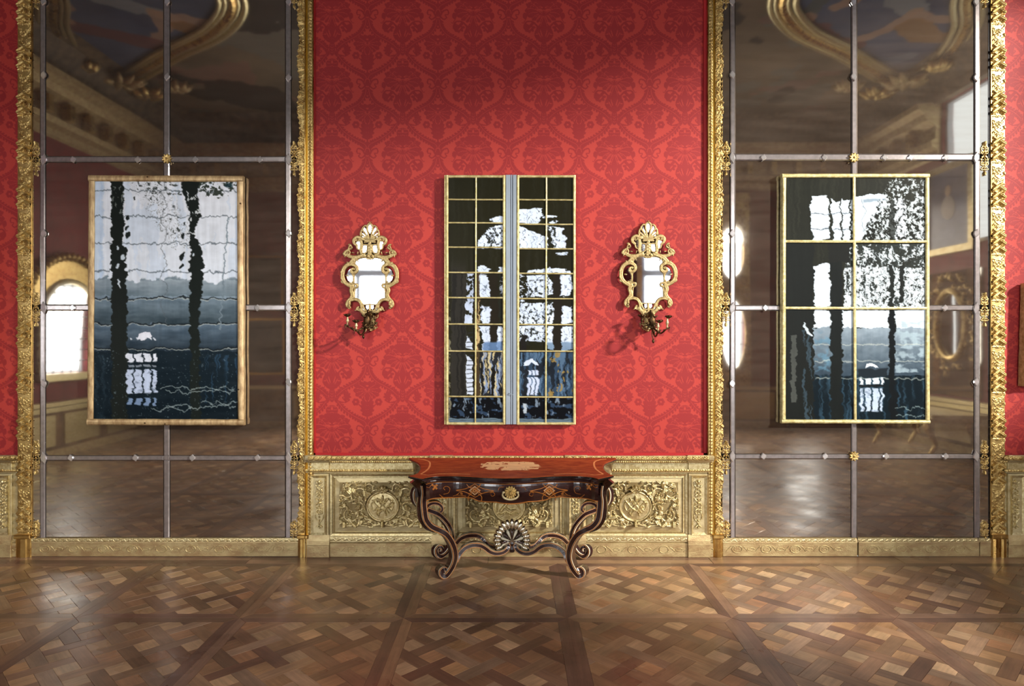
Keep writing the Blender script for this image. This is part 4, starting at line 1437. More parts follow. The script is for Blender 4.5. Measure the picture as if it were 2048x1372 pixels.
# hills and water in the lower panes
rg = 656 + 5 * A3.n(900, 14, 320, 3)
low = sst(-1, 1, A3.V - rg)
t = np.clip((A3.V - 656) / 110, 0, 1)[..., None]
cb = np.array([134, 150, 162.]) * (1 - t) + np.array([36, 50, 62.]) * t + 16 * A3.n(10, 14, 321)[..., None]
A3.C = np.where((low[..., None] > .5) & (A3.V[..., None] < 760) & (A3.U[..., None] > 1626), cb, A3.C)
A3.put((A3.U > 1628) * (A3.U < 1668) * (A3.V > 660) * (A3.V < 745) * sst(-.2, .4, A3.n(9, 9, 322)), (92, 132, 156), .7)
A3.put((A3.U > 1790) * (A3.V > 640) * (A3.V < 745) * sst(-.3, .3, A3.n(8, 12, 323)), (158, 178, 188), .8)
A3.put((A3.U > 1626) * (A3.V > 750) * 1.0, (16, 26, 32)); A3.put((A3.U > 1626) * (A3.V > 750) * sst(.0, .5, A3.n(60, 6, 324)), (48, 74, 92), .8)
for v, c0 in ((689, 0), (722, 1), (757, 2)):
    vv = v + 4 * A3.n(900, 8, 330 + c0, 4)
    A3.put((1 - sst(.4, 1.6, np.abs(A3.V - vv))) * (A3.U > 1628), (188, 196, 186), .6)
tw = 3.5 * A3.n(8, 900, 340, 3)
A3.put(((A3.U < 1627 + tw) & (A3.V > 486)) * 1.0, (26, 29, 27))
A3.put(((A3.U > 1582) & (A3.U < 1593 + tw) & (A3.V > 670) & (A3.V < 806)) * 1.0, (78, 82, 78), .8)
A3.put(((A3.U > 1606) & (A3.U < 1624) & (A3.V > 660) & (A3.n(40, 4, 341) > .1)) * 1.0, (56, 74, 86), .8)
A3.poly([(1606, 644), (1612, 650), (1626, 672), (1622, 672), (1610, 660)], (190, 204, 214))
A3.put(sst(-1, 1, A3.U - 1661 - tw) * (1 - sst(-1, 1, A3.U - 1684 - tw)) * sst(498, 520, A3.V + 0 * A3.U) * (A3.V < 845), (24, 28, 27))
A3.put(((A3.U > 1656) & (A3.U < 1700) & (A3.V > 488) & (A3.V < 524)) * 1.0, (28, 30, 28))
A3.put(sst(-1, 1, A3.U - 1778 - tw) * (1 - sst(-1, 1, A3.U - 1790 - tw - np.clip((A3.V - 760) / 10, 0, 5))) * (A3.V > 618) * (A3.V < 845), (18, 22, 24))
A3.warp(2, 1, 8, 60, 342)
A3.poly([(1730, 737), (1731, 729), (1740, 727), (1750, 728), (1754, 737), (1744, 734), (1738, 734)], (222, 230, 238))
A3.rect(1718, 738, 1772, 754, (30, 38, 44))
for a, c in ((1720, 1726), (1730, 1741), (1745, 1757), (1761, 1766)):
    A3.rect(a, 756, c, 768, (214, 224, 234)); A3.rect(a, 776, c, 822, (178, 194, 214))
A3.rect(1718, 769, 1768, 773, (20, 24, 26))
A3.put(A3.box(1720, 776, 1766, 822) * sst(.15, .5, A3.n(5, 6, 343)), (100, 118, 138), .7)
A3.WU, A3.WV = A3.U.copy(), A3.V.copy()
for i, v in enumerate((817, 832)):
    vv = v + 6 * A3.n(900, 6, 350 + i, 4)
    A3.put((1 - sst(.4, 1.2, np.abs(A3.V - vv))) * (A3.U > 1792), (150, 170, 170), .7)


A3.old_glass(4.5, 3, 621)


def frame_bar(p, q, w, y0, y1, m, parent, name, wob=.0012, seed=0):
    """hand-made wooden bar from p to q (x,z), width w, rounded front, slightly wavering"""
    rnd = random.Random(seed)
    n = 15
    a, b_ = Vector((p[0], 0, p[1])), Vector((q[0], 0, q[1]))
    t = (b_ - a).normalized()
    nn = Vector((-t.z, 0, t.x))
    vs, fs = [], []
    prof = [(-.5, y1), (-.5, y0 + .35 * abs(y1 - y0) * .5), (-.3, y0 + .002), (0, y0), (.3, y0 + .002), (.5, y0 + .35 * abs(y1 - y0) * .5), (.5, y1)]
    k = len(prof)
    o1 = 0
    for i in range(n):
        c = a + (b_ - a) * (i / (n - 1))
        o1 = rnd.uniform(-wob, wob)
        ww = w * (1 + rnd.uniform(-.07, .07))
        for (s_, y) in prof:
            vv = c + nn * (s_ * ww + o1)
            vs.append((vv.x, y, vv.z))
    for i in range(n - 1):
        for j in range(k - 1):
            fs.append((i * k + j, i * k + j + 1, (i + 1) * k + j + 1, (i + 1) * k + j))
        fs.append((i * k + k - 1, i * k, (i + 1) * k, (i + 1) * k + k - 1))
    fs.append(tuple(range(k))); fs.append(tuple((n - 1) * k + j for j in range(k - 1, -1, -1)))
    return MB().add(vs, fs).build(name, m, parent)


def picture(name, label, corners, fw, yw, m, canvas, panes, bars, group=None, barw=5, seed=0, sub_y=None):
    """corners: outer px corners TL,TR,BR,BL ; yw: front plane"""
    cx = sum(c[0] for c in corners) / 4
    root = empty(name, (P(cx, 680, yw).x, 0, P(cx, corners[2][1], yw).z))
    tag(root, label, 'picture', group)
    d = yw
    px = (D + yw) / F
    cs = [P(u, v, yw) for u, v in corners]
    # inner centre lines of the frame members
    ins = fw / 2
    sg = [(1, 1), (-1, 1), (-1, -1), (1, -1)]
    cc = [P(u + a * ins, v + b_ * ins, yw) for (u, v), (a, b_) in zip(corners, sg)]
    names = ['frame_top', 'frame_side', 'frame_bottom', 'frame_side']
    for i in range(4):
        j = (i + 1) % 4
        a, b_ = cc[i], cc[j]
        t = (b_ - a).normalized() * (fw / 2 * px if i % 2 == 0 else -fw / 2 * px)
        frame_bar((a.x - t.x, a.z - t.z), (b_.x + t.x, b_.z + t.z), fw * px, yw - (.0 if i % 2 else .002), -.03, m, root, 'frame_bar', .0008, seed + i)
    # back board
    x0 = min(c.x for c in cs) + .012; x1 = max(c.x for c in cs) - .012
    z0 = min(c.z for c in cs) + .012; z1 = max(c.z for c in cs) - .012
    MB().box(x0, yw + .03, z0, x1, -.032, z1).build('back_board', GAP, root)
    y = yw + .018 if sub_y is None else sub_y
    for (u0, v0, u1, v1) in panes:
        me = canvas.mesh('pane', u0, v0, u1, v1, y)
        link('pane', me, m_print, root)
    for i, (u0, v0, u1, v1) in enumerate(bars):
        a, b_ = P(u0, v0, yw), P(u1, v1, yw)
        frame_bar((a.x, a.z), (b_.x, b_.z), barw * px, yw + .001, y + .004, m, root, 'glazing_bar', .0008, seed + 20 + i)
    return root


Y1 = -.085
p1 = picture('framed_picture', 'one-pane picture of a lake and two dark trunks, hung before the left aged mirror',
             [(176, 350), (485, 351), (487, 851), (173, 850)], 12, Y1, WOODGOLD, A1, [(186, 361, 475, 840)], [], 'window-like glazed pictures', seed=1)
for (u, v) in ((295, 354), (481, 407), (477, 779), (290, 846), (330, 848)):
    q = P(u, v, Y1)
    MB().lathe([(.0075, 0), (.0075, .003), (.004, .005)], (q.x, Y1 - .001, q.z), 10, 'y').build('nail_head', BRONZE, p1)
# middle: two leaves either side of a grey mullion
rowsL = [355, 398.5, 445, 494, 544.6, 595, 648, 702, 793, 847]
rowsR = [355, 399, 448, 497, 546.5, 597, 648.7, 702, 794, 847]
Y2 = -.06
root = empty('casement_picture', (P(1020, 680, Y2).x, 0, P(1020, 849, Y2).z))
tag(root, 'tall dark casement picture with many small panes hung on the red wall above the table', 'picture', 'window-like glazed pictures')
pxm = (D + Y2) / F
for side, (u0, u1, um, rows) in enumerate(((893, 1009, 951, rowsL), (1035, 1150, 1092, rowsR))):
    k0 = P(u0, 849, Y2); k1 = P(u1, 350, Y2)
    for i, (a, b_, c, d_) in enumerate(((u0, 352.5, u1, 352.5), (u1 - 1, 350, u1 - 1, 849), (u0, 847.5, u1, 847.5), (u0 + 1, 350, u0 + 1, 849))):
        s, e = P(a, b_, Y2), P(c, d_, Y2)
        frame_bar((s.x, s.z), (e.x, e.z), 5.2 * pxm, Y2 - .001 * (i % 2), -.018, WOODGOLD2, root, 'leaf_frame', .0006, 60 + i + side * 7)
    MB().box(k0.x + .006, Y2 + .03, k0.z + .006, k1.x - .006, -.012, k1.z - .006).build('back_board', GAP, root)
    for c, (a, b_) in enumerate(((u0 + 2, um), (um, u1 - 3))):
        for r in range(9):
            me = A2.mesh('pane', a + .5, rows[r] + .5, b_ - .5, rows[r + 1] - .5, Y2 + .016)
            link('pane', me, m_print, root)
    s, e = P(um + 1, 353, Y2), P(um - .5, 848, Y2)
    frame_bar((s.x, s.z), (e.x, e.z), 2.9 * pxm, Y2 + .003, Y2 + .02, WOODGOLD2, root, 'glazing_bar', .0007, 90 + side)
    for r in range(1, 9):
        s, e = P(u0 + 1, rows[r], Y2), P(u1 - 2, rows[r] + .6, Y2)
        frame_bar((s.x, s.z), (e.x, e.z), 2.7 * pxm, Y2 + .004, Y2 + .021, WOODGOLD2, root, 'glazing_bar', .0007, 100 + side * 10 + r)
for (a, b_, y) in ((1011.5, 1020.5, -.052), (1021.5, 1025, -.048), (1025.6, 1033, -.054)):
    s, e = P(a, 849, y), P(b_, 349.5, y)
    MB().box(s.x, y, s.z, e.x, -.01, e.z, .003).build('mullion_board', GREY, root, fix=True)
s = P(1019, 787, -.056)
m_ = MB().lathe([(.006, 0), (.006, .008), (.003, .012)], (s.x, -.052, s.z), 10, 'y')
m_.tube([(s.x, -.066, s.z), (s.x + .016, -.068, s.z - .006), (s.x + .034, -.066, s.z - .012)], .0028, 8)
m_.build('latch_handle', GREY, root)
# outer dark rebate of the middle picture
for (u, w) in ((889.6, 3.0),):
    s, e = P(u, 849, Y2), P(u, 350, Y2)
    frame_bar((s.x, s.z), (e.x, e.z), w * pxm, Y2 + .006, -.015, WOODGOLD2, root, 'outer_moulding', .0004, 130)

picture('framed_picture', 'six-pane picture of trees and water, hung before the right aged mirror',
        [(1565, 347), (1860, 347), (1861, 848), (1564, 847)], 8, Y1, WOODGOLD2, A3,
        [(1572, 354, 1709, 482), (1711, 354, 1853, 482), (1572, 484, 1709, 616), (1711, 484, 1853, 616), (1572, 618, 1709, 842), (1711, 618, 1853, 842)],
        [(1709, 352, 1711.5, 845), (1569, 482.5, 1856, 483), (1569, 616, 1856, 616.5)], 'window-like glazed pictures', 5, seed=40)

# ================================================================== console table
BURL = mat('red_burr_veneer', (172, 86, 42), .42, 0, col2=(118, 46, 22), vscale=9, vstretch=(1, 2.2, 1), coat=0, spec=.15, detail=8)
ZT = .93
tb = empty('console_table', (0, -.5, 0))
tag(tb, 'marquetry console table with red burr top, scrolled legs and a shell, against the gilded dado', 'table')

OUT_L = [(818, 915.5), (824, 920), (835, 925), (841.5, 932), (840, 940), (833, 947.5), (818, 951.8)]
FR = [(845, 957.2), (856, 954), (874, 952), (898, 951.4), (920, 951.8), (967, 954.6), (1014, 955.8), (1061, 954.6), (1096, 952.2), (1130, 951.4), (1155, 951.6), (1182, 954), (1196, 957.4)]
OUT_R = [(1226, 950.8), (1216, 946), (1209, 940), (1206, 933.5), (1209, 927.5), (1220, 922.6), (1232.5, 917.5), (1229, 915.5)]


def zp(l, k=4):
    return smooth_path([PZ(u, v, ZT) for u, v in l], k)


front_path = zp(FR, 5)
outline = zp(OUT_L) + front_path + zp(OUT_R)
_c = Vector((.005, -.52, 0))


def layer(sc, z): return [(_c.x + (p.x - _c.x) * sc, _c.y + (p.y - _c.y) * sc, z) for p in outline]


def slab(levels, name, m, parent, cap_top=True, cap_bot=True):
    n = len(outline)
    vs, fs = [], []
    for sc, z in levels: vs += layer(sc, z)
    for l in range(len(levels) - 1):
        for i in range(n):
            j = (i + 1) % n
            fs.append((l * n + i, l * n + j, (l + 1) * n + j, (l + 1) * n + i))
    if cap_top: fs.append(tuple(range(n)))
    if cap_bot: fs.append(tuple((len(levels) - 1) * n + i for i in range(n - 1, -1, -1)))
    return MB().add(vs, fs).build(name, m, parent)


top = slab([(.996, ZT), (1.0, ZT - .002), (1.0, ZT - .004)], 'table_top', BURL, tb)
top['label'] = 'red burr veneer top with a worn pale oval'
slab([(1.003, ZT - .004), (1.008, ZT - .008), (1.008, ZT - .014), (1.0, ZT - .018)], 'top_edge', BLACK, tb)
slab([(.985, ZT - .018), (.99, ZT - .021), (.99, ZT - .024), (.975, ZT - .028)], 'edge_moulding', EBONY, tb)


def ribbon(pts, w, m, name, parent, up=Vector((0, 0, 1)), lift=.0006):
    """flat strip of width w lying on a surface whose normal is `up`"""
    pts = [Vector(p) for p in pts]
    vs, fs = [], []
    n = len(pts)
    for i, p in enumerate(pts):
        t = (pts[min(i + 1, n - 1)] - pts[max(i - 1, 0)]).normalized()
        s = t.cross(up).normalized() * (w / 2)
        vs += [p + s + up * lift, p - s + up * lift, p - s - up * .001, p + s - up * .001]
    for i in range(n - 1):
        a, b_ = i * 4, (i + 1) * 4
        for j in range(4):
            k = (j + 1) % 4
            fs.append((a + j, a + k, b_ + k, b_ + j))
    fs += [(0, 1, 2, 3), tuple((n - 1) * 4 + j for j in (3, 2, 1, 0))]
    return MB().add(vs, fs).build(name, m, parent)


INLAY = mat('pale_fruitwood_inlay', (226, 160, 92), .35, 0, var=.25, vscale=50, coat=.3)
for sgn in (1, -1):
    def mu(u): return u if sgn == 1 else 2048 - u
    for pts in ([(836, 918), (848, 919.5), (858, 923), (860, 929), (857, 937), (850, 943), (842, 948)], [(842, 948.4), (858, 950), (880, 947.6), (910, 947.4), (940, 948.8)]):
        ribbon(smooth_path([PZ(mu(u), v, ZT) for u, v in pts], 4), 0.015 if pts[0][0] < 840 else .008, INLAY, 'inlay_line', top)
# worn oval panel in the middle of the top
nx, ny = 200, 56
X, Y = np.meshgrid(np.linspace(-1, 1, nx), np.linspace(-1, 1, ny))
a, b_, c_, d_ = PZ(960, 923, ZT), PZ(1085, 923, ZT), PZ(962, 941, ZT), PZ(1083, 941, ZT)
cx, cy = (a.x + b_.x + c_.x + d_.x) / 4, (a.y + c_.y) / 2
rx, ry = (b_.x - a.x + d_.x - c_.x) / 4, (a.y - c_.y) / 2
nzz = vnoise(ny, nx, 7, 14, 401, 4, .6)
mk = ((np.abs(X) ** 3 + np.abs(Y) ** 3 + nzz * .45) < .9) & ~((nzz > .25) & (np.abs(Y) > .25))
co = np.stack([cx + X * rx, cy - Y * ry, np.full_like(X, ZT + .0005)], -1).reshape(-1, 3)
f_ = grid_faces(nx, ny)
f_ = f_[mk.reshape(-1)[f_].all(axis=1)]
cl = s2l([238, 198, 142])[None] * (1 + .2 * vnoise(ny, nx, 3, 20, 402).reshape(-1, 1))
link('worn_oval', quads_mesh('worn_oval', co, f_, np.clip(cl, 0, 1), smooth=False), mat_attr('worn_inlay', .45), top)

# ---- apron
fp = [Vector((p.x * .985, p.y + .035, 0)) for p in front_path]
_fx = np.array([p.x for p in fp]); _fy = np.array([p.y for p in fp])


def apron_y(x, z):
    t = min(1, max(0, (ZT - .03 - z) / .18))
    return float(np.interp(x, _fx, _fy)) - .016 * math.sin(math.pi * min(1, t * 1.1)) + .03 * t * t


AB_U = [(846, 1000), (870, 999), (905, 999), (916, 998), (930, 996.8), (946, 998), (955, 1003), (975, 1004), (992, 1003.5), (1006, 1006), (1024, 1007)]
_ab = [P(u, v, -.92) for u, v in AB_U]
_abx = [p.x for p in _ab]; _abz = [p.z for p in _ab]


def apron_bottom(x): return float(np.interp(-abs(x), _abx, _abz))


def on_apron(u, v, lift=.0015):
    y = -.95
    for _ in range(4):
        p = P(u, v, y)
        y = apron_y(p.x, p.z) - lift
    return P(u, v, y)


def surf_apron(xs, name, m, parent, ztop=ZT - .028, zb=None, lift=0.0, z_from=None):
    n = 9
    vs, fs = [], []
    for x in xs:
        b0 = apron_bottom(x) if zb is None else zb
        t0 = ztop if z_from is None else z_from
        for j in range(n):
            z = t0 + (b0 - t0) * j / (n - 1)
            vs.append((x, apron_y(x, z) - lift, z))
    m2 = len(vs)
    for x in xs:
        b0 = apron_bottom(x) if zb is None else zb
        t0 = ztop if z_from is None else z_from
        for j in range(n):
            z = t0 + (b0 - t0) * j / (n - 1)
            vs.append((x, apron_y(x, z) + .022, z))
    k = len(xs)
    for o, fl in ((0, 0), (m2, 1)):
        for i in range(k - 1):
            for j in range(n - 1):
                q = (o + i * n + j, o + i * n + j + 1, o + (i + 1) * n + j + 1, o + (i + 1) * n + j)
                fs.append(q if not fl else q[::-1])
    for i in range(k - 1):
        fs.append((i * n, (i + 1) * n, m2 + (i + 1) * n, m2 + i * n))
        fs.append((i * n + n - 1, m2 + i * n + n - 1, m2 + (i + 1) * n + n - 1, (i + 1) * n + n - 1))
    for i in (0, k - 1):
        for j in range(n - 1):
            fs.append((i * n + j, i * n + j + 1, m2 + i * n + j + 1, m2 + i * n + j))
    return MB().add(vs, fs).build(name, m, parent, smooth=False)


xa = on_apron(852, 980).x
xs = list(np.linspace(xa, -xa, 60))
apron = surf_apron(xs, 'apron', EBONY, tb)
# banding along the lower edge and under the top
for sg in (1,):
    pts = [Vector((x, apron_y(x, apron_bottom(x)) - .003, apron_bottom(x) + .004)) for x in xs]
    MB().tube(pts, .0045, 6).build('apron_banding', ORANGEWOOD, apron)
    pts = [Vector((x, apron_y(x, ZT - .055) - .002, ZT - .055)) for x in xs]
    MB().tube(pts, .0022, 5).build('apron_banding', ORANGEWOOD, apron)
    pts = [Vector((x, apron_y(x, ZT - .042) - .004, ZT - .042)) for x in xs]
    MB().tube(pts, .011, 8).build('apron_moulding', EBONY, tb)


def inlay_curve(pts, r, m, name='marquetry_line', k=4):
    q = []
    for p in (smooth_path([(u, v, 0) for u, v in pts], k) if len(pts) > 2 else [Vector((pts[0][0] + (pts[1][0] - pts[0][0]) * i / 6, pts[0][1] + (pts[1][1] - pts[0][1]) * i / 6, 0)) for i in range(7)]):
        q.append(on_apron(p.x, p.y))
    MB().tube(q, r, 5, flat=.5).build(name, m, apron)


for sgn in (1, -1):
    def mu(u): return u if sgn == 1 else 2048 - u

    def c4(l): return [(mu(810 + x / 6.236), 950 + y / 6.236) for x, y in l]
    for l in ([(640, 190), (760, 170), (870, 112)], [(870, 112), (960, 165), (1110, 200)], [(640, 195), (760, 215), (875, 278)], [(875, 278), (980, 225), (1110, 203)]):
        inlay_curve(c4(l), .0031, ORANGEWOOD)
    for l in ([(770, 112), (800, 150), (960, 235)], [(945, 112), (915, 150), (790, 240)], [(830, 150), (930, 215)], [(910, 150), (820, 215)]):
        inlay_curve(c4(l), .0031, ORANGEWOOD)
    for q_, m_ in ((72, ORANGEWOOD), (62, BONE), (46, ORANGEWOOD), (24, INLAY)):
        sq = [(870 - q_, 195), (870, 195 - q_ * .8), (870 + q_, 195), (870, 195 + q_ * .8), (870 - q_, 195)]
        for e in range(4): inlay_curve(c4(sq[e:e + 2]), .0016 if m_ is BONE else .0028, m_)
    inlay_curve(c4([(795, 318), (790, 270), (830, 232)]), .0036, ORANGEWOOD)
    inlay_curve(c4([(955, 320), (955, 270), (915, 235)]), .0036, ORANGEWOOD)
    # flower sprays
    for l in ([(500, 190), (480, 160), (520, 140), (560, 170), (540, 225), (480, 240)], [(430, 245), (480, 280), (560, 285)], [(640, 250), (690, 215), (720, 235), (700, 250)],
              [(1060, 225), (1100, 215), (1120, 250), (1085, 265), (1070, 245)], [(600, 262), (660, 250), (760, 262)]):
        inlay_curve(c4(l), .0022, ORANGEWOOD)
    for (x, y, r) in ((365, 150, 26), (340, 125, 16), (392, 130, 16), (352, 176, 15), (390, 168, 14), (505, 285, 14), (570, 286, 10), (700, 232, 10)):
        p = on_apron(mu(810 + x / 6.236), 950 + y / 6.236)
        MB().blob(p, r / 6.236 * .0039, .0025, r / 6.236 * .0039, 8, 5).build('marquetry_flower', ORANGEWOOD, apron)
    inlay_curve(c4([(1165, 190), (1180, 155), (1230, 150)]), .0018, ORANGEWOOD)
    inlay_curve(c4([(268, 150), (300, 158), (340, 110)]), .0025, ORANGEWOOD)
# drawer outline (fine joints)
for u in (908, 1140):
    inlay_curve([(u, 967), (u, 996)], .0009, BLACK, 'drawer_joint')


# ---- swept members
def sweep(pts, w, tdir, th, m, name, parent, a0=-.5, a1=.5, t0=0.0, smooth=False):
    """section spans a0..a1 of the width across the path, and t0..t0+th along tdir"""
    tdir = Vector(tdir).normalized()
    n = len(pts)
    ws = w if isinstance(w, (list, tuple)) else [w] * n
    vs, fs = [], []
    for i, p in enumerate(pts):
        t = (pts[min(i + 1, n - 1)] - pts[max(i - 1, 0)]).normalized()
        nn = t.cross(tdir).normalized()
        for (a, h) in ((a0, t0), (a1, t0), (a1, t0 + th), (a0, t0 + th)):
            vs.append(p + nn * (a * ws[i]) + tdir * h)
    for i in range(n - 1):
        for j in range(4):
            k = (j + 1) % 4
            fs.append((i * 4 + j, i * 4 + k, (i + 1) * 4 + k, (i + 1) * 4 + j))
    fs += [(0, 1, 2, 3), tuple((n - 1) * 4 + j for j in (3, 2, 1, 0))]
    return MB().add(vs, fs).build(name, m, parent, smooth=smooth)


def member(px, ys, w, tdir, th, name, wf=None, k=5, side_m=None):
    """px path, ys: y per point, w metres"""
    n0 = len(px)
    if not isinstance(ys, list): ys = [ys] * n0
    if len(ys) == 2: ys = [ys[0] + (ys[1] - ys[0]) * i / (n0 - 1) for i in range(n0)]
    pts = smooth_path([P(u, v, y) for (u, v), y in zip(px, ys)], k)
    n = len(pts)
    ws = [w * (wf(i / (n - 1)) if wf else 1) for i in range(n)]
    o = sweep(pts, ws, tdir, th, EBONY, name, tb)
    for a0, a1, mm, nm, lf in ((-.5, -.34, ORANGEWOOD, 'banding', .0012), (.34, .5, ORANGEWOOD, 'banding', .0012), (-.365, -.335, BONE, 'stringing', .0020), (.335, .365, BONE, 'stringing', .0020)):
        sweep(pts, ws, tdir, .004, mm, nm, o, a0, a1, -lf)
    for a0, a1 in ((-.508, -.47), (.47, .508)):
        sweep(pts, ws, tdir, .010, BONE if name != 'scroll' else ORANGEWOOD, 'stringing', o, a0, a1, .006)
    return o


c4f = lambda l: [(810 + x / 6.236, 950 + y / 6.236) for x, y in l]
LEG_F = c4f([(240, 130), (252, 230), (240, 330), (246, 440), (268, 560), (335, 645), (430, 690), (515, 740), (580, 825), (622, 930), (632, 1035), (606, 1130), (560, 1210), (512, 1262), (468, 1252), (455, 1205), (486, 1172), (522, 1186), (522, 1216)])
YS_F = [-.905, -.90, -.895, -.885, -.87, -.85, -.82, -.78, -.73, -.68, -.64, -.615, -.60, -.595, -.595, -.595, -.597, -.60, -.60]
SCR_F = c4f([(262, 500), (262, 430), (300, 372), (365, 352), (425, 365), (462, 405), (462, 445), (438, 462)])
LEG_B = c4f([(215, 190), (160, 175), (135, 240), (150, 330), (215, 400), (310, 445), (420, 490), (500, 560), (565, 650), (600, 750), (600, 850), (560, 930), (510, 990), (450, 1018), (405, 985), (398, 930), (432, 896), (470, 915), (468, 955), (440, 965)])
STR_F = c4f([(634, 1075), (655, 1035), (690, 975), (755, 912), (850, 878), (940, 884), (1005, 918), (1060, 960), (1140, 984), (1220, 970), (1275, 930), (1292, 885), (1270, 862)])
STR_B = c4f([(640, 855), (700, 795), (790, 760), (890, 758), (960, 790), (1005, 845), (1055, 890), (1130, 908), (1210, 905)])
taper_leg = lambda t: 1.0 if t < .72 else 1.0 - .45 * (t - .72) / .28
for sgn in (1, -1):
    def mp_(l): return l if sgn == 1 else [(2048 - u, v) for u, v in l]
    sx = sgn
    member(mp_(LEG_F), YS_F, .050, (-.50 * sx, .84, 0), .085, 'leg', taper_leg)
    member(mp_(SCR_F), [-.872, -.85], .034, (-.2 * sx, .95, 0), .075, 'scroll', lambda t: 1 - .35 * t)
    member(mp_(LEG_B), [-.17, -.125], .044, (-.4 * sx, .3, 0), .05, 'leg', taper_leg)
    member(mp_(STR_F), [-.60, -.42], .045, (-.1 * sx, .9, .05), .055, 'stretcher', lambda t: 1 - .2 * t)
    member(mp_(STR_B), [-.17, -.33], .042, (-.1 * sx, .9, .05), .05, 'stretcher')
    # corner stile that follows the bombe corner
    q = smooth_path([P(u if sgn == 1 else 2048 - u, v, y) for u, v, y in ((829, 961, -.93), (838, 974, -.90), (842, 992, -.88), (840, 1014, -.86), (842, 1036, -.84), (852, 1056, -.81), (870, 1066, -.78))], 4)
    sweep(q, [.07, .066, .06, .056, .052] + [.046] * (len(q) - 13) + [.04, .034, .028, .022, .016, .010, .006, .002], (-.3 * sx, .9, 0), .05, WALNUT2, 'corner_stile', tb)
    # foot scroll drum
    p = P(2048 - 886 if sgn < 0 else 886, 1147, -.60)
    for (uu, vv, y0, y1, r) in ((889.5, 1142, -.598, -.53, .019),):
        c = P(uu if sgn == 1 else 2048 - uu, vv, y0)
        MB().lathe([(r, 0), (r, -.055), (r * .8, -.06)], (c.x - .02 * sx, c.y + .004, c.z), 16, 'y').build('scroll_drum', EBONY, tb)
    # side apron
    side = [PZ(*(p if sgn == 1 else p), ZT) for p in (OUT_L if sgn == 1 else OUT_R[::-1])]
    side = smooth_path(side, 4)
    vs, fs = [], []
    n = 6
    for p in side:
        for j in range(n):
            t = j / (n - 1)
            vs.append((p.x * .965 + .02 * t * (-1 if p.x > 0 else 1), -.52 + (p.y + .52) * .93, ZT - .026 - .15 * t))
    m0 = len(vs)
    vs += [(v[0] + (.02 if v[0] < 0 else -.02), v[1], v[2]) for v in vs]
    k = len(side)
    for o in (0, m0):
        for i in range(k - 1):
            for j in range(n - 1): fs.append((o + i * n + j, o + i * n + j + 1, o + (i + 1) * n + j + 1, o + (i + 1) * n + j))
    for i in range(k - 1):
        fs.append((i * n + n - 1, m0 + i * n + n - 1, m0 + (i + 1) * n + n - 1, (i + 1) * n + n - 1))
    for i in (0, k - 1):
        for j in range(n - 1): fs.append((i * n + j, i * n + j + 1, m0 + i * n + j + 1, m0 + i * n + j))
    MB().add(vs, fs).build('side_apron', WALNUT2, tb)

# ---- shell on the stretcher
sh = P(1024, 1086, -.44)
post = MB()
post.lathe([(.022, -.085), (.026, -.06), (.02, -.03), (.024, -.01), (.018, .015)], (sh.x, sh.y + .03, sh.z), 12)
post.build('centre_post', EBONY, tb)
shell = MB().lathe([(.115, -.02), (.112, .004), (.08, .014), (.0, .022)], (sh.x, sh.y + .03, sh.z + .03), 16, 'y').build('shell', SILVER, tb)
NF = 17
for i in range(NF):
    a = math.radians(-28 + 236 * i / (NF - 1))
    ca, sa = math.cos(a), math.sin(a)
    R1 = .160 * (1.08 if .9 < a < 2.2 else 1.0)
    pts = [(sh.x + ca * r, sh.y + y, sh.z + .022 + sa * r * 1.05) for r, y in ((.085, .012), (.108, -.002), (.130, -.006), (R1 - .016, -.002), (R1 - .006, .004), (R1, .014))]
    MB().tube(pts, [.010, .0155, .0185, .0190, .0150, .006], 12).build('shell_flute', SILVER, shell, smooth=True)
for i in range(9):
    a = math.radians(-5 + 190 * i / 8)
    ca, sa = math.cos(a), math.sin(a)
    pts = [(sh.x + ca * r, sh.y + y - .004, sh.z + .015 + sa * r * 1.05) for r, y in ((.012, .0), (.05, -.012), (.085, -.010), (.105, .002))]
    MB().tube(pts, [.003, .0085, .013, .006], 10).build('shell_rib', (BONE if i % 2 else WALNUT2), shell, smooth=True)
for sx in (1, -1):
    for a_, m_ in ((.55, WALNUT2), (.2, BONE)):
        pts = [(sh.x + sx * (.02 + .07 * t), sh.y - .012, sh.z + .01 + a_ * .07 * t - .05 * t * t) for t in np.linspace(0, 1, 7)]
        MB().tube(pts, [.004, .008, .010, .011, .010, .008, .004], 8).build('shell_rib', m_, shell)

# ---- lion mask handle
c = on_apron(1021, 983, .004)
Rm = Relief(26, 30, 2.4)
for i in range(14): Rm.leaf(13, 14, i * 2 * math.pi / 14, 12, 3.4, 2.2)
for i in range(11): Rm.leaf(13, 13, i * 2 * math.pi / 11 + .2, 9, 3.0, 3.2)
Rm.ball(13, 14, 5.6, 6.2, 2.2)
Rm.ball(13, 17, 3.0, 3.0, 3.6)
for s in (1, -1): Rm.ball(13 + s * 3, 12, 1.4, 1.2, 6); Rm.ball(13 + s * 6, 8, 2, 2, 3.4)
Rm.stroke([(13, 10), (13, 16)], 1.1, 1.5, 4.6)
_g = lambda x, y, r: np.exp(-((Rm.X - x) ** 2 + (Rm.Y - y) ** 2) / r ** 2)
Rm.H += 3.0 * _g(13, 17, 1.8) + 1.6 * _g(13, 13, 1.4) + 1.4 * _g(10, 11, 1.3) + 1.4 * _g(16, 11, 1.3) - 2.6 * _g(10.4, 13.4, 1.0) - 2.6 * _g(15.6, 13.4, 1.0) - 2.4 * _g(13, 20.2, 1.5)
hd = link('lion_mask', Rm.mesh('lion_mask', .0039 * 1.1, thick=.003, mask=Rm.H > .4), GOLD, tb, loc=(c.x - 13 * .0039 * 1.1, c.y - .002, c.z + .056))
hd['label'] = 'gilt lion mask drawer handle'
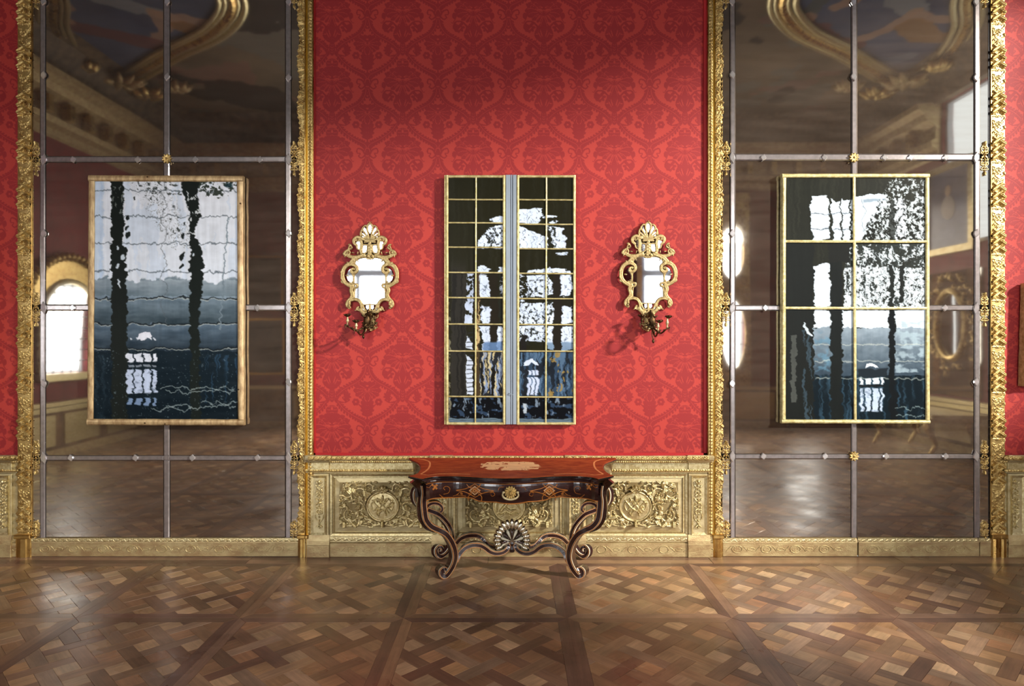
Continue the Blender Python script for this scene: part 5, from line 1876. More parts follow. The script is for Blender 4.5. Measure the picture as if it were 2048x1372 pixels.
pts = [(c.x + .062 * math.cos(a), c.y - .026 - .006 * math.sin(a), c.z - .022 + .036 * math.sin(a)) for a in np.linspace(math.radians(150), math.radians(390), 17)]
MB().tube(pts, [.005 + .005 * math.sin(math.pi * i / 16) for i in range(17)], 8).build('pull_ring', PALE_GOLD, tb)
for s in (1, -1):
    MB().blob((c.x + s * .055, c.y - .026, c.z - .002), .011, .009, .011).build('ring_boss', PALE_GOLD, tb)

# ================================================================== girandole mirrors
GG = mat('champagne_gilding', (196, 174, 122), .38, .75, col2=(150, 124, 78), vscale=60, bump=.25, bscale=200)
GLASS = mat('bright_mirror_glass', (236, 238, 240), .03, 1.0, var=.03, vscale=6)
K = 5.277
GW, GH = 116, 190
OX, OY = 427 - 58 * K, 78       # crop px of the relief's origin


def g_(l): return [((x - OX) / K, (y - OY) / K) for x, y in l]


def girandole_relief():
    R = Relief(GW, GH, 2.0)
    m_ = lambda l: [(GW - x, y) for x, y in l]

    def st(l, r0, r1=None, a=1.0, base=.35, groove=0.0):
        q = g_(l)
        for z in (q, m_(q)): R.stroke(z, 1.22 * r0 / K, 1.22 * (r1 or r0) / K, a, base=base, groove=groove)

    def sp(x, y, r, start, dr, w0=11, turns=1.2):
        q = g_([(x, y)])[0]
        R.spiral(q[0], q[1], r / K, turns, start, dr, w0 / K, w0 * .5 / K, 1.5)
        R.spiral(GW - q[0], q[1], r / K, turns, math.pi - start, -dr, w0 / K, w0 * .5 / K, 1.5)

    def lf(x, y, a, l, w, amp=1.8):
        q = g_([(x, y)])[0]
        R.leaf(q[0], q[1], a, l / K, w / K, amp)
        R.leaf(GW - q[0], q[1], math.pi - a, l / K, w / K, amp)

    def bl(x, y, r, amp=2.0):
        q = g_([(x, y)])[0]
        R.ball(q[0], q[1], r / K, None, amp); R.ball(GW - q[0], q[1], r / K, None, amp)
    # shell crest
    for tx, ty in ((427, 96), (372, 128), (340, 180)): pass
    st([(418, 262), (405, 190), (398, 130), (412, 104), (427, 98)], 9, 8)
    st([(410, 262), (378, 200), (350, 158), (372, 122), (398, 122)], 9, 8)
    st([(400, 264), (362, 226), (334, 200), (338, 172), (352, 158)], 9, 8)
    st([(392, 268), (360, 254), (334, 236), (330, 205)], 9, 8)
    st([(427, 272), (380, 270), (345, 252)], 13, 10, 1.3)
    bl(427, 86, 10); bl(446, 80, 6)
    st([(372, 292), (427, 286)], 9, 9, 1.5)
    # upper scrolls
    st([(350, 258), (300, 240), (262, 262), (262, 300), (286, 322)], 17, 12, 1.2, groove=.3)
    sp(292, 268, 26, 3.4, 1, 11)
    st([(330, 262), (340, 320), (334, 380), (346, 432)], 14, 14, 1.1, groove=.3)
    st([(286, 322), (300, 366), (328, 372)], 8, 6)
    st([(350, 318), (396, 322), (402, 360), (388, 402), (346, 412)], 7, 7, 1.2)
    st([(427, 292), (420, 340), (418, 400), (427, 452)], 13, 11, 1.4)
    for y in (300, 330, 360, 392): lf(427, y, 2.4, 34, 9); bl(427, y, 8, 2.4)
    bl(405, 442, 15); st([(427, 462), (400, 466), (386, 444), (400, 424), (427, 428)], 6, 6, 1.4)
    # shoulders
    st([(360, 430), (310, 448), (262, 452), (216, 442), (180, 420)], 20, 16, 1.1, groove=.35)
    st([(180, 425), (158, 420), (168, 392), (205, 372), (238, 352), (222, 320), (208, 318)], 12, 7, 1.2)
    sp(196, 398, 26, 2.4, -1, 12)
    for (x, y, a, l, w) in ((200, 372, -1.2, 52, 12), (215, 366, -.6, 36, 10), (172, 398, 2.6, 34, 9), (236, 400, .2, 30, 10), (176, 420, 1.9, 36, 10), (300, 424, -1.4, 36, 10), (282, 470, .8, 40, 10), (318, 458, -.4, 34, 9)): lf(x, y, a, l, w)
    st([(300, 452), (262, 474), (236, 500), (214, 524)], 20, 18, 1.1, groove=.35)
    # big C scrolls at the sides
    st([(244, 520), (196, 530), (158, 566), (140, 624), (146, 680), (176, 724), (224, 752)], 20, 18, 1.2, groove=.35)
    st([(244, 524), (284, 548), (290, 592), (262, 618), (232, 604), (236, 576)], 17, 10, 1.4, groove=.3)
    sp(256, 580, 24, .5, 1, 11)
    st([(236, 612), (256, 650), (258, 700), (240, 722), (214, 716)], 8, 7, 1.2)
    st([(140, 690), (132, 708), (152, 722), (174, 712)], 9, 6, 1.3)
    for (x, y, a, l, w) in ((150, 590, 2.6, 40, 10), (142, 650, 2.2, 36, 10), (180, 560, -2.2, 36, 10), (172, 640, .2, 34, 12), (230, 700, .4, 40, 10), (214, 520, -2.5, 36, 10)): lf(x, y, a, l, w)
    # lower sides
    st([(224, 752), (262, 736), (292, 738), (290, 764), (268, 770)], 12, 9, 1.4)
    st([(246, 756), (232, 800), (244, 846), (228, 884), (196, 918), (190, 956), (212, 978)], 19, 15, 1.2, groove=.35)
    sp(210, 926, 22, 1.2, 1, 11); bl(210, 966, 15); lf(212, 900, 1.4, 56, 16)
    # bottom arches
    st([(222, 902), (268, 892), (312, 908), (336, 944), (338, 984), (318, 1006), (294, 994), (304, 974)], 16, 10, 1.3, groove=.35)
    st([(262, 880), (300, 888), (330, 910), (352, 944), (392, 948), (427, 944)], 6, 6, 1.2)
    st([(330, 1000), (352, 1026), (392, 1040), (427, 1050)], 19, 15, 1.2)
    st([(352, 950), (372, 1000), (400, 1012), (427, 1008)], 9, 8, 1.3)
    st([(427, 944), (424, 980), (427, 1060)], 7, 9, 1.4)
    lf(380, 1030, 1.9, 44, 12); lf(410, 1030, 1.3, 48, 14); lf(300, 1000, 2.8, 34, 10)
    st([(352, 1030), (372, 1062), (400, 1082), (427, 1092)], 13, 10, 1.2)
    # sight edge of the main glass
    st([(427, 470), (398, 456), (345, 456), (292, 472), (268, 516), (292, 556), (292, 596), (262, 640), (258, 716), (290, 738), (286, 766), (268, 790), (262, 880)], 6, 6, 1.3)
    return R


_G = girandole_relief()
me_gir = _G.mesh('gilt_frame', PX, thick=.012, mask=_G.H > .12)
MAIN = [(268, 470), (300, 452), (345, 448), (400, 450), (427, 462), (454, 450), (509, 448), (554, 452), (586, 470), (604, 520), (572, 560), (580, 600), (596, 640), (596, 700), (582, 735), (578, 770), (592, 800), (596, 884), (560, 890), (524, 912), (502, 946), (427, 950),
        (352, 946), (330, 912), (294, 890), (258, 884), (262, 800), (276, 770), (272, 735), (258, 700), (258, 640), (274, 600), (282, 560), (250, 520)]
INS = [[(408, 120), (427, 104), (446, 120), (444, 160), (427, 200), (412, 160)], [(352, 160), (372, 130), (396, 190), (404, 225), (392, 215)], [(342, 200), (352, 196), (392, 240), (380, 250), (350, 235)],
       [(286, 300), (300, 282), (326, 290), (330, 350), (312, 366), (294, 350)], [(350, 322), (392, 326), (398, 360), (382, 400), (346, 404)],
       [(200, 590), (226, 570), (240, 620), (256, 700), (228, 716), (196, 690), (180, 640)], [(388, 950), (414, 950), (416, 985), (400, 998), (386, 980)], [(345, 968), (360, 975), (372, 1012), (352, 1014), (342, 1000)], [(200, 955), (222, 955), (220, 975), (204, 978)]]


def girandole(u, v_off, label):
    c = P(u, 680 + v_off)
    root = empty('girandole_mirror', (c.x, 0, P(1024, 530 + v_off).z))
    tag(root, label, 'mirror', 'small gilt girandole mirrors')
    org = P(u - GW / 2, 430 + OY / K + v_off)
    fr = link('gilt_frame', me_gir, GG, root, loc=(org.x, -.022, org.z))

    def gl(poly, name, y=-.024, mirror=False):
        pts = []
        for x, yy in poly:
            xx = (x - OX) / K
            if mirror: xx = GW - xx
            pts.append((org.x + xx * PX, org.z - (yy - OY) / K * PX))
        o = MB().prism(pts, y, -.012).build(name, GLASS, root)
        return o
    gl(MAIN, 'mirror_glass', -.0245)
    for q in INS:
        gl(q, 'mirror_inset', -.026)
        if q is not INS[0]: gl(q, 'mirror_inset', -.026, True)
    # back board
    bb = [(P(u + (x - 427) / K, 0).x, P(0, 430 + y / K + v_off).z) for x, y in ((350, 300), (504, 300), (520, 440), (590, 480), (596, 700), (586, 880), (500, 950), (354, 950), (268, 880), (258, 700), (264, 480), (334, 440))]
    MB().prism(bb, -.012, -.001).build('back_board', GAP, root)
    return root


girandole(741, 0, 'small gilt rococo mirror on the red wall, left of the tall casement picture')
girandole(1295, -2.5, 'small gilt rococo mirror on the red wall, right of the tall casement picture')


# ================================================================== candle sconces
def sconce(label, cu, cv, cups, s, pend):
    """cups: (cup u, cup v, stem foot u, stem foot v, y)"""
    root = empty('wall_sconce', (P(cu, cv).x, 0, P(cu, cv + 10).z))
    tag(root, label, 'sconce', 'bronze candle sconces')
    rnd = random.Random(5)
    # shaped back plate, pale gilt
    R = Relief(34, 46, 2)
    R.stroke([(17, 6), (17, 38)], 9, 6, 1.0, base=.4)
    R.spiral(8, 12, 6, 1.1, 0, 1, 1.8, 1, 2); R.spiral(26, 12, 6, 1.1, 3.1, -1, 1.8, 1, 2)
    R.spiral(9, 30, 6, 1.1, 2, -1, 1.8, 1, 2); R.spiral(25, 30, 6, 1.1, 1, 1, 1.8, 1, 2)
    for a in (-2.3, -1.571, -.8): R.leaf(17, 14, a, 13, 4, 2)
    for a in (2.3, 1.571, .8): R.leaf(17, 30, a, 14, 4, 2)
    p = P(cu - 17 + 4 * s, cv - 26)
    link('back_plate', R.mesh('back_plate', PX, thick=.008, mask=R.H > .3), GG, root, loc=(p.x, -.003, p.z))
    body = P(cu - 3 * s, cv - 4, -.09)
    # winged putto-like central figure: modelled trunk, head and leaf skirt
    m_ = MB()
    m_.tube([(body.x + .012 * s, -.05, body.z + .075), (body.x, -.085, body.z + .05), (body.x - .006 * s, -.10, body.z + .01), (body.x - .012 * s, -.10, body.z - .035), (body.x - .02 * s, -.085, body.z - .075)], [.016, .030, .036, .030, .010], 10)
    m_.blob((body.x + .004 * s, -.10, body.z + .082), .014, .015, .017)
    m_.tube([(body.x, -.10, body.z + .045), (body.x - .035 * s, -.13, body.z + .035), (body.x - .05 * s, -.13, body.z + .05)], [.009, .008, .006], 7)
    m_.tube([(body.x, -.10, body.z + .045), (body.x + .03 * s, -.12, body.z + .02), (body.x + .05 * s, -.11, body.z + .04)], [.009, .008, .006], 7)
    m_.tube([(body.x, -.10, body.z - .02), (body.x - .02 * s, -.135, body.z - .045), (body.x - .03 * s, -.12, body.z - .085)], [.013, .011, .006], 7)
    m_.build('figure', BRONZE, root, smooth=True)
    for i in range(9):
        a = -math.pi / 2 + (i - 4) * .38
        q = [(body.x + math.cos(a) * t * .055, -.07 - .05 * math.sin(t * 2.2), body.z - .02 + math.sin(a) * t * .06) for t in np.linspace(0, 1, 6)]
        MB().tube(q, [.006, .013, .016, .013, .008, .003], 7, flat=.5).build('leaf', BRONZE, root, smooth=True)
    for i, (u, v, fu, fv, y) in enumerate(cups):
        c = P(u, v, y); f = P(fu, fv, y)
        # arm
        q = smooth_path([(body.x, -.08, body.z - .03), ((body.x + f.x) / 2, (y - .06) / 2 - .03, min(body.z, f.z) - .045), (f.x + (body.x - f.x) * .15, y, f.z - .018), (f.x, y, f.z)], 5)
        arm = MB().tube(q, [.0088 - .003 * j / len(q) for j in range(len(q))], 8).build('arm', BRONZE, root, smooth=True)
        # curl beyond the stem
        sx = -1 if f.x < body.x else 1
        q = [(f.x + sx * (.0 + .03 * t + .012 * math.sin(t * 5)), y, f.z - .012 + .022 * math.sin(t * 4.4)) for t in np.linspace(0, 1, 12)]
        MB().tube(q, [.005 - .003 * j / 12 for j in range(12)], 6).build('arm_curl', BRONZE, arm, smooth=True)
        for t, a in ((.35, .8), (.6, 2.4), (.8, 1.3)):
            w = q[0]
            k = smooth_path([(body.x, -.08, body.z - .03), ((body.x + f.x) / 2, (y - .06) / 2 - .03, min(body.z, f.z) - .045), (f.x, y, f.z)], 8)
            b0 = k[int(t * (len(k) - 1))]
            MB().tube([b0, b0 + Vector((math.cos(a) * .012, -.01, math.sin(a) * .014)), b0 + Vector((math.cos(a) * .026, -.004, math.sin(a) * .024))], [.005, .007, .001], 6, flat=.5).build('arm_leaf', BRONZE, arm, smooth=True)
        L = c.z - f.z
        MB().lathe([(.004, 0), (.010, L * .08), (.006, L * .2), (.012, L * .36), (.015, L * .46), (.009, L * .62), (.006, L * .74), (.009, L * .8)], (f.x, y, f.z), 12).build('stem', PALE_GOLD if i < 2 else BRONZE, root, smooth=True)
        cup = MB().lathe([(.006, -.02), (.018, -.012), (.026, .0), (.022, .010), (.014, .004)], (c.x, y, c.z), 14).build('candle_cup', BRONZE, root, smooth=True)
        for j in range(8):
            a = j * math.pi / 4
            MB().tube([(c.x + .018 * math.cos(a), y + .018 * math.sin(a), c.z - .006), (c.x + .028 * math.cos(a), y + .028 * math.sin(a), c.z + .004), (c.x + .036 * math.cos(a), y + .036 * math.sin(a), c.z + .002)], [.007, .006, .001], 6, flat=.5).build('petal', BRONZE, cup, smooth=True)
    # pendant
    p = P(*pend, -.09)
    q = smooth_path([(body.x - .01 * s, -.09, body.z - .06), (p.x + .012 * s, -.095, (p.z + body.z) / 2 - .03), (p.x, -.09, p.z + .02)], 5)
    MB().tube(q, .005, 7).build('pendant_stem', BRONZE, root, smooth=True)
    MB().lathe([(.002, .022), (.010, .014), (.013, .002), (.008, -.010), (.002, -.018)], (p.x, -.09, p.z), 12).build('pendant', BRONZE, root, smooth=True)
    for dx, dz in ((-.055 * s, -.075), (.035 * s, -.07), (-.03 * s, -.1)):
        MB().tube([(body.x, -.09, body.z - .05), (body.x + dx * .7, -.12, body.z + dz), (body.x + dx, -.11, body.z + dz - .008), (body.x + dx * 1.2, -.10, body.z + dz + .008)], [.006, .009, .007, .002], 7).build('leaf', PALE_GOLD, root, smooth=True)
    return root


sconce('bronze three-arm candle sconce under the left small gilt mirror', 739, 645,
       [(694.5, 630, 695, 651, -.24), (712, 642, 712.5, 659, -.27), (750.5, 627.5, 750, 646, -.13)], 1, (726.8, 674))
sconce('bronze three-arm candle sconce under the right small gilt mirror', 1299, 646,
       [(1337, 633, 1334.5, 656, -.24), (1319, 642, 1316, 662, -.27), (1282.5, 631, 1284, 648, -.13)], -1, (1306.5, 683))


# ================================================================== frames cut by the picture's edges
def edge_frame(label, corners, w, y):
    root = empty('painting', (P(corners[0][0], 700).x, 0, P(0, corners[2][1]).z))
    tag(root, label, 'painting')
    px = (D + y) / F
    cs = [P(u, v, y) for u, v in corners]
    for i in range(4):
        a, b_ = cs[i], cs[(i + 1) % 4]
        t = (b_ - a).normalized() * w * .5
        frame_bar((a.x - t.x, a.z - t.z), (b_.x + t.x, b_.z + t.z), w, y, -.008, WOODGOLD2, root, 'frame_bar', .001, 200 + i)
    x0, x1 = min(c.x for c in cs), max(c.x for c in cs)
    z0, z1 = min(c.z for c in cs), max(c.z for c in cs)
    MB().box(x0, y + .05, z0, x1, -.01, z1).build('canvas', mat('dark_varnished_canvas', (70, 52, 38), .4, col2=(36, 26, 20), vscale=3), root)
    return root


edge_frame('carved gold picture frame cut off by the right edge of the photo', [(2063, 572), (2200, 570), (2200, 768), (2058, 766)], .06, -.10)
edge_frame('picture frame just beyond the left edge of the photo, its shadow on the damask', [(-180, 470), (-40, 470), (-40, 782), (-180, 782)], .07, -.16)

# ================================================================== floor: Versailles parquet
def wood_mat():
    m = bpy.data.materials.new('waxed_oak')
    m.use_nodes = True
    nt = m.node_tree
    b = nt.nodes['Principled BSDF']
    at = nt.nodes.new('ShaderNodeAttribute'); at.attribute_name = 'Col'
    uv = nt.nodes.new('ShaderNodeUVMap')
    mp = nt.nodes.new('ShaderNodeMapping'); mp.inputs['Scale'].default_value = (3.0, 42.0, 1)
    nz = nt.nodes.new('ShaderNodeTexNoise'); nz.inputs['Scale'].default_value = 1.0; nz.inputs['Detail'].default_value = 5; nz.inputs['Roughness'].default_value = .65
    nt.links.new(uv.outputs[0], mp.inputs[0]); nt.links.new(mp.outputs[0], nz.inputs['Vector'])
    n2 = nt.nodes.new('ShaderNodeTexNoise'); n2.inputs['Scale'].default_value = 5; n2.inputs['Detail'].default_value = 5
    tc = nt.nodes.new('ShaderNodeTexCoord')
    nt.links.new(tc.outputs['Object'], n2.inputs['Vector'])
    r = nt.nodes.new('ShaderNodeMapRange'); r.inputs['From Min'].default_value = .3; r.inputs['From Max'].default_value = .7; r.inputs['To Min'].default_value = .86; r.inputs['To Max'].default_value = 1.32
    nt.links.new(nz.outputs['Fac'], r.inputs['Value'])
    r2 = nt.nodes.new('ShaderNodeMapRange'); r2.inputs['From Min'].default_value = .3; r2.inputs['From Max'].default_value = .7; r2.inputs['To Min'].default_value = .72; r2.inputs['To Max'].default_value = 1.18
    nt.links.new(n2.outputs['Fac'], r2.inputs['Value'])
    mu = nt.nodes.new('ShaderNodeMath'); mu.operation = 'MULTIPLY'
    nt.links.new(r.outputs[0], mu.inputs[0]); nt.links.new(r2.outputs[0], mu.inputs[1])
    vm = nt.nodes.new('ShaderNodeVectorMath'); vm.operation = 'SCALE'
    nt.links.new(at.outputs['Color'], vm.inputs[0]); nt.links.new(mu.outputs[0], vm.inputs['Scale'])
    nt.links.new(vm.outputs[0], b.inputs['Base Color'])
    r3 = nt.nodes.new('ShaderNodeMapRange'); r3.inputs['From Min'].default_value = .35; r3.inputs['From Max'].default_value = .65; r3.inputs['To Min'].default_value = .24; r3.inputs['To Max'].default_value = .44
    n3 = nt.nodes.new('ShaderNodeTexNoise'); n3.inputs['Scale'].default_value = 1.7; n3.inputs['Detail'].default_value = 3
    nt.links.new(tc.outputs['Object'], n3.inputs['Vector']); nt.links.new(n3.outputs['Fac'], r3.inputs['Value'])
    nt.links.new(r3.outputs[0], b.inputs['Roughness'])
    bp = nt.nodes.new('ShaderNodeBump'); bp.inputs['Strength'].default_value = .12; bp.inputs['Distance'].default_value = .004
    nt.links.new(nz.outputs['Fac'], bp.inputs['Height']); nt.links.new(bp.outputs[0], b.inputs['Normal'])
    return m


OAK = wood_mat()
fl = MB().box(XL, YB, -.12, XR, .0, -.010).build('floor', mat('floor_bed', (34, 24, 18), .9, var=.1))
tag(fl, 'old oak parquet of square panels with woven diagonal strips', kind='structure')


def clip(poly, x0, y0, x1, y1):
    for ax, lim, sg in ((0, x0, 1), (0, x1, -1), (1, y0, 1), (1, y1, -1)):
        out = []
        n = len(poly)
        for i in range(n):
            a, b_ = poly[i], poly[(i + 1) % n]
            ia, ib = sg * (a[ax] - lim) >= 0, sg * (b_[ax] - lim) >= 0
            if ia: out.append(a)
            if ia != ib:
                t = (lim - a[ax]) / (b_[ax] - a[ax])
                out.append((a[0] + (b_[0] - a[0]) * t, a[1] + (b_[1] - a[1]) * t))
        poly = out
        if len(poly) < 3: return []
    return poly


def area2(p): return abs(sum(p[i][0] * p[(i + 1) % len(p)][1] - p[(i + 1) % len(p)][0] * p[i][1] for i in range(len(p)))) / 2


MOD, BRD = 1.181, .074
PIECES = []          # (poly, direction angle, kind, colour)
rf = random.Random(11)
LIGHT = [(184, 146, 106), (174, 134, 94), (190, 154, 114), (170, 128, 92), (160, 116, 82), (192, 158, 120), (146, 108, 78)]
MID = [(150, 116, 86), (140, 106, 80), (158, 124, 92), (132, 98, 74), (144, 108, 78), (162, 130, 102), (120, 86, 66)]
DARK = [(122, 90, 72), (104, 74, 62), (128, 96, 76), (138, 106, 84)]


def jit(c):
    k = rf.uniform(.88, 1.12)
    return tuple(min(255, x * k) for x in c)


kx0, kx1 = int((XL - .40) / MOD) - 1, int((XR - .40) / MOD) + 1
ky1 = 0
for ky in range(0, 9):
    yt = -.21 - MOD * ky
    yb_ = yt - MOD
    for kx in range(kx0, kx1 + 1):
        x0 = .40 + MOD * kx
        x1 = x0 + MOD
        X0, X1, Y0, Y1_ = max(x0, XL), min(x1, XR), max(yb_, YB), yt
        if X1 - X0 < .05 or Y1_ - Y0 < .05: continue
        # border boards, mitred by halves
        for (poly, an) in (([(x0, yt), (x1, yt), (x1 - BRD, yt - BRD), (x0 + BRD, yt - BRD)], 0), ([(x0, yb_), (x0 + BRD, yb_ + BRD), (x1 - BRD, yb_ + BRD), (x1, yb_)], 0),
                           ([(x0, yb_), (x0, yt), (x0 + BRD, yt - BRD), (x0 + BRD, yb_ + BRD)], 90), ([(x1, yb_), (x1 - BRD, yb_ + BRD), (x1 - BRD, yt - BRD), (x1, yt)], 90)):
            q = clip(poly, X0, Y0, X1, Y1_)
            if q: PIECES.append((q, an, 'b', jit(rf.choice(DARK + MID[:2]))))
        ix0, ix1, iy0, iy1 = max(x0 + BRD, X0), min(x1 - BRD, X1), max(yb_ + BRD, Y0), yt - BRD
        if ix1 - ix0 < .03 or iy1 - iy0 < .03: continue
        cx, cy = (x0 + x1) / 2, (yb_ + yt) / 2
        s, w = .128, .094
        pit = s + w
        c45 = math.sqrt(.5)

        def rot(p, q_): return (cx + (p - q_) * c45, cy + (p + q_) * c45)
        for i in range(-4, 5):
            for j in range(-4, 5):
                p, q_ = i * pit, j * pit
                # light square centred at (p, q_)
                pl = [rot(p - s / 2, q_ - s / 2), rot(p + s / 2, q_ - s / 2), rot(p + s / 2, q_ + s / 2), rot(p - s / 2, q_ + s / 2)]
                c = clip(pl, ix0, iy0, ix1, iy1)
                if c and area2(c) > .0004: PIECES.append((c, 45 if rf.random() < .5 else 135, 's', jit(rf.choice(LIGHT))))
                # crossing centred half a pitch on
                a, b2 = p + pit / 2, q_ + pit / 2
                if (i + j) % 2 == 0: l1, l2, an = s + w / 2, w / 2, 45
                else: l1, l2, an = w / 2, s + w / 2, 135
                pl = [rot(a - l1, b2 - l2), rot(a + l1, b2 - l2), rot(a + l1, b2 + l2), rot(a - l1, b2 + l2)]
                c = clip(pl, ix0, iy0, ix1, iy1)
                if c and area2(c) > .0004: PIECES.append((c, an, 'w', jit(rf.choice(MID))))
# long boards between the first row and the wall
x = XL
while x < XR:
    L = rf.uniform(1.2, 2.3)
    for (ya, yb2) in ((-.21, -.118), (-.118, -.0005)):
        PIECES.append(([(x, ya), (min(x + L, XR), ya), (min(x + L, XR), yb2), (x, yb2)], 0, 'b', jit(rf.choice(DARK + MID[:3]))))
    x += L


def plank_geo(poly, an, col, g=.0011):
    cx = sum(p[0] for p in poly) / len(poly); cy = sum(p[1] for p in poly) / len(poly)
    r = sum(math.hypot(p[0] - cx, p[1] - cy) for p in poly) / len(poly)
    k = max(.5, 1 - g / max(r * .7, .01))
    h = rf.uniform(-.0007, .0)
    n = len(poly)
    kt = max(.5, k - .0012 / max(r * .7, .01))
    vs = [(cx + (p[0] - cx) * kt, cy + (p[1] - cy) * kt, h) for p in poly] + [(cx + (p[0] - cx) * k, cy + (p[1] - cy) * k, h - .0012) for p in poly] + [(cx + (p[0] - cx) * k, cy + (p[1] - cy) * k, -.0099) for p in poly]
    # counter-clockwise seen from above?
    sgn = sum(poly[i][0] * poly[(i + 1) % n][1] - poly[(i + 1) % n][0] * poly[i][1] for i in range(n))
    fs = [tuple(range(n))]
    for l in range(2):
        for i in range(n):
            j = (i + 1) % n
            fs.append((l * n + j, l * n + i, (l + 1) * n + i, (l + 1) * n + j))
    if sgn < 0: fs = [f[::-1] for f in fs]
    a = math.radians(an)
    off = (rf.uniform(0, 50), rf.uniform(0, 50))
    uvs = [((v[0] * math.cos(a) + v[1] * math.sin(a)) + off[0], (-v[0] * math.sin(a) + v[1] * math.cos(a)) + off[1]) for v in vs]
    return vs, fs, uvs, s2l(col)


def plank_mesh(name, items):
    V, Fc, UV, C = [], [], [], []
    for (vs, fs, uvs, c) in items:
        n = len(V)
        V += vs
        Fc += [tuple(i + n for i in f) for f in fs]
        UV += uvs
        C += [(c[0], c[1], c[2], 1)] * len(vs)
    me = bpy.data.meshes.new(name)
    me.from_pydata(V, [], Fc)
    a = me.color_attributes.new('Col', 'FLOAT_COLOR', 'POINT')
    a.data.foreach_set('color', np.array(C, dtype=np.float32).ravel())
    u = me.uv_layers.new(name='UVMap')
    idx = np.zeros(len(me.loops), dtype=np.int32)
    me.loops.foreach_get('vertex_index', idx)
    u.data.foreach_set('uv', np.array(UV, dtype=np.float32)[idx].ravel())
    me.update()
    return me


def seen_px(poly):
    cx = sum(p[0] for p in poly) / len(poly); cy = sum(p[1] for p in poly) / len(poly)
    d = cy + D
    if d < 3.7: return 0
    u = 1024 + cx * F / d; v = 680 + EYE * F / d
    if not (-20 < u < 2068 and v < 1385): return 0
    return area2(poly) * F * F / d / d * (EYE / d)


order = sorted(range(len(PIECES)), key=lambda i: -seen_px(PIECES[i][0]))
solo = set(order[:300])
rest = []
for i, (poly, an, kd, col) in enumerate(PIECES):
    g = plank_geo(poly, an, col)
    if i in solo and seen_px(poly) > 0:
        link('plank', plank_mesh('plank', [g]), OAK, fl)
    else: rest.append(g)
o = link('parquet_planks', plank_mesh('parquet_planks', rest), OAK, fl)
tag(o, kind='stuff')

# ================================================================== the rest of the room (seen in the mirrors)
RED = mat('plain_crimson_damask', (138, 34, 36), .7, col2=(112, 24, 30), vscale=3, vstretch=(1, 1, 1))
BROWN = mat('dull_gilded_panelling', (150, 118, 80), .5, .3, col2=(96, 70, 46), vscale=4)
FRZ = mat('umber_frieze', (128, 108, 80), .7, .1, col2=(74, 62, 46), vscale=5)


def walled(name, axis, pos, rng, holes, th, label):
    """wall in the plane x=pos or y=pos with rectangular holes (a0,a1,z0,z1)"""
    m = MB()
    A = sorted({rng[0], rng[1]} | {h[0] for h in holes} | {h[1] for h in holes})
    Z = sorted({0, HC} | {h[2] for h in holes} | {h[3] for h in holes})
    for i in range(len(A) - 1):
        for j in range(len(Z) - 1):
            ca, cz = (A[i] + A[i + 1]) / 2, (Z[j] + Z[j + 1]) / 2
            if any(h[0] < ca < h[1] and h[2] < cz < h[3] for h in holes): continue
            if axis == 'y': m.box(A[i], pos, Z[j], A[i + 1], pos + th, Z[j + 1])
            else: m.box(pos, A[i], Z[j], pos + th, A[i + 1], Z[j + 1])
    o = m.build(name, RED, fix=False)
    tag(o, label, kind='structure')
    return o


WB = [(-4.6, -2.5, .95, 4.9), (2.98, 4.4, .95, 4.9), (6.3, 7.2, .95, 4.9)]
wb = walled('wall_back', 'y', YB - .2, (XL - .2, XR + .2), WB + [(4.80, 5.34, 1.37, 2.91), (4.80, 5.34, 3.42, 4.58)], .2, 'red wall with windows behind the photographer, seen in the mirrors')
wl = walled('wall_left', 'x', XL - .2, (YB, .25), [(-6.35, -4.95, 1.42, 3.05)], .2, 'left side wall with an arched window, seen in the left mirror')
wr = walled('wall_right', 'x', XR, (YB, .25), [(-6.3, -3.1, 3.7, 6.4)], .2, 'right side wall with a high window')
CEIL = Canvas(0, 0, 320, 190, 1.0, (96, 80, 62))
nn_ = CEIL.n(30, 34, 501, 5, .6)
CEIL.C = np.array([112, 96, 74.]) + 40 * nn_[..., None] * np.array([1, .85, .7])
CEIL.put(CEIL.n(26, 20, 502, 4) > .18, (104, 104, 98), .6)
CEIL.put(CEIL.n(22, 24, 503, 4) > .24, (132, 92, 78), .6)
CEIL.put(CEIL.n(30, 30, 504, 4) > .22, (40, 30, 22), .8)


def ceil_mesh(C, x0, x1, y0, y1, z, name):
    X = x0 + (x1 - x0) * C.U / C.U.max()
    Y = y0 + (y1 - y0) * C.V / C.V.max()
    co = np.stack([X, Y, np.full_like(X, z)], -1).reshape(-1, 3)
    f = grid_faces(C.nx, C.ny)
    return quads_mesh(name, co, f[:, ::-1] if y0 > y1 else f, s2l(np.clip(C.C, 0, 255)).reshape(-1, 3), smooth=False)


FRES = mat_attr('fresco_paint', .8, .2)
cl = MB().box(XL - .2, YB - .2, HC + .01, XR + .2, .25, HC + .2).build('ceiling', mat('ceiling_plaster', (90, 76, 60), .9, var=.1))
tag(cl, 'dark frescoed ceiling reflected in the tall mirrors', kind='structure')
link('fresco', ceil_mesh(CEIL, XL, XR, .0, YB, HC, 'fresco'), FRES, cl)

# cornice with mouldings round the room
tr = empty('trim_4', (0, YB, 5.3))
tag(tr, 'gilded cornice round the room, reflected in the tall mirrors', kind='structure')
prof = [(0, 5.42), (.05, 5.46), (.06, 5.56), (.16, 5.62), (.18, 5.72), (.10, 5.76), (.10, 6.0), (.26, 6.1), (.3, 6.22), (.42, 6.3), (.44, 6.4), (0, 6.44)]
MB().profile_x([(YB + a, z) for a, z in prof], XL, XR).build('cornice_length', BASE_GOLD, tr)


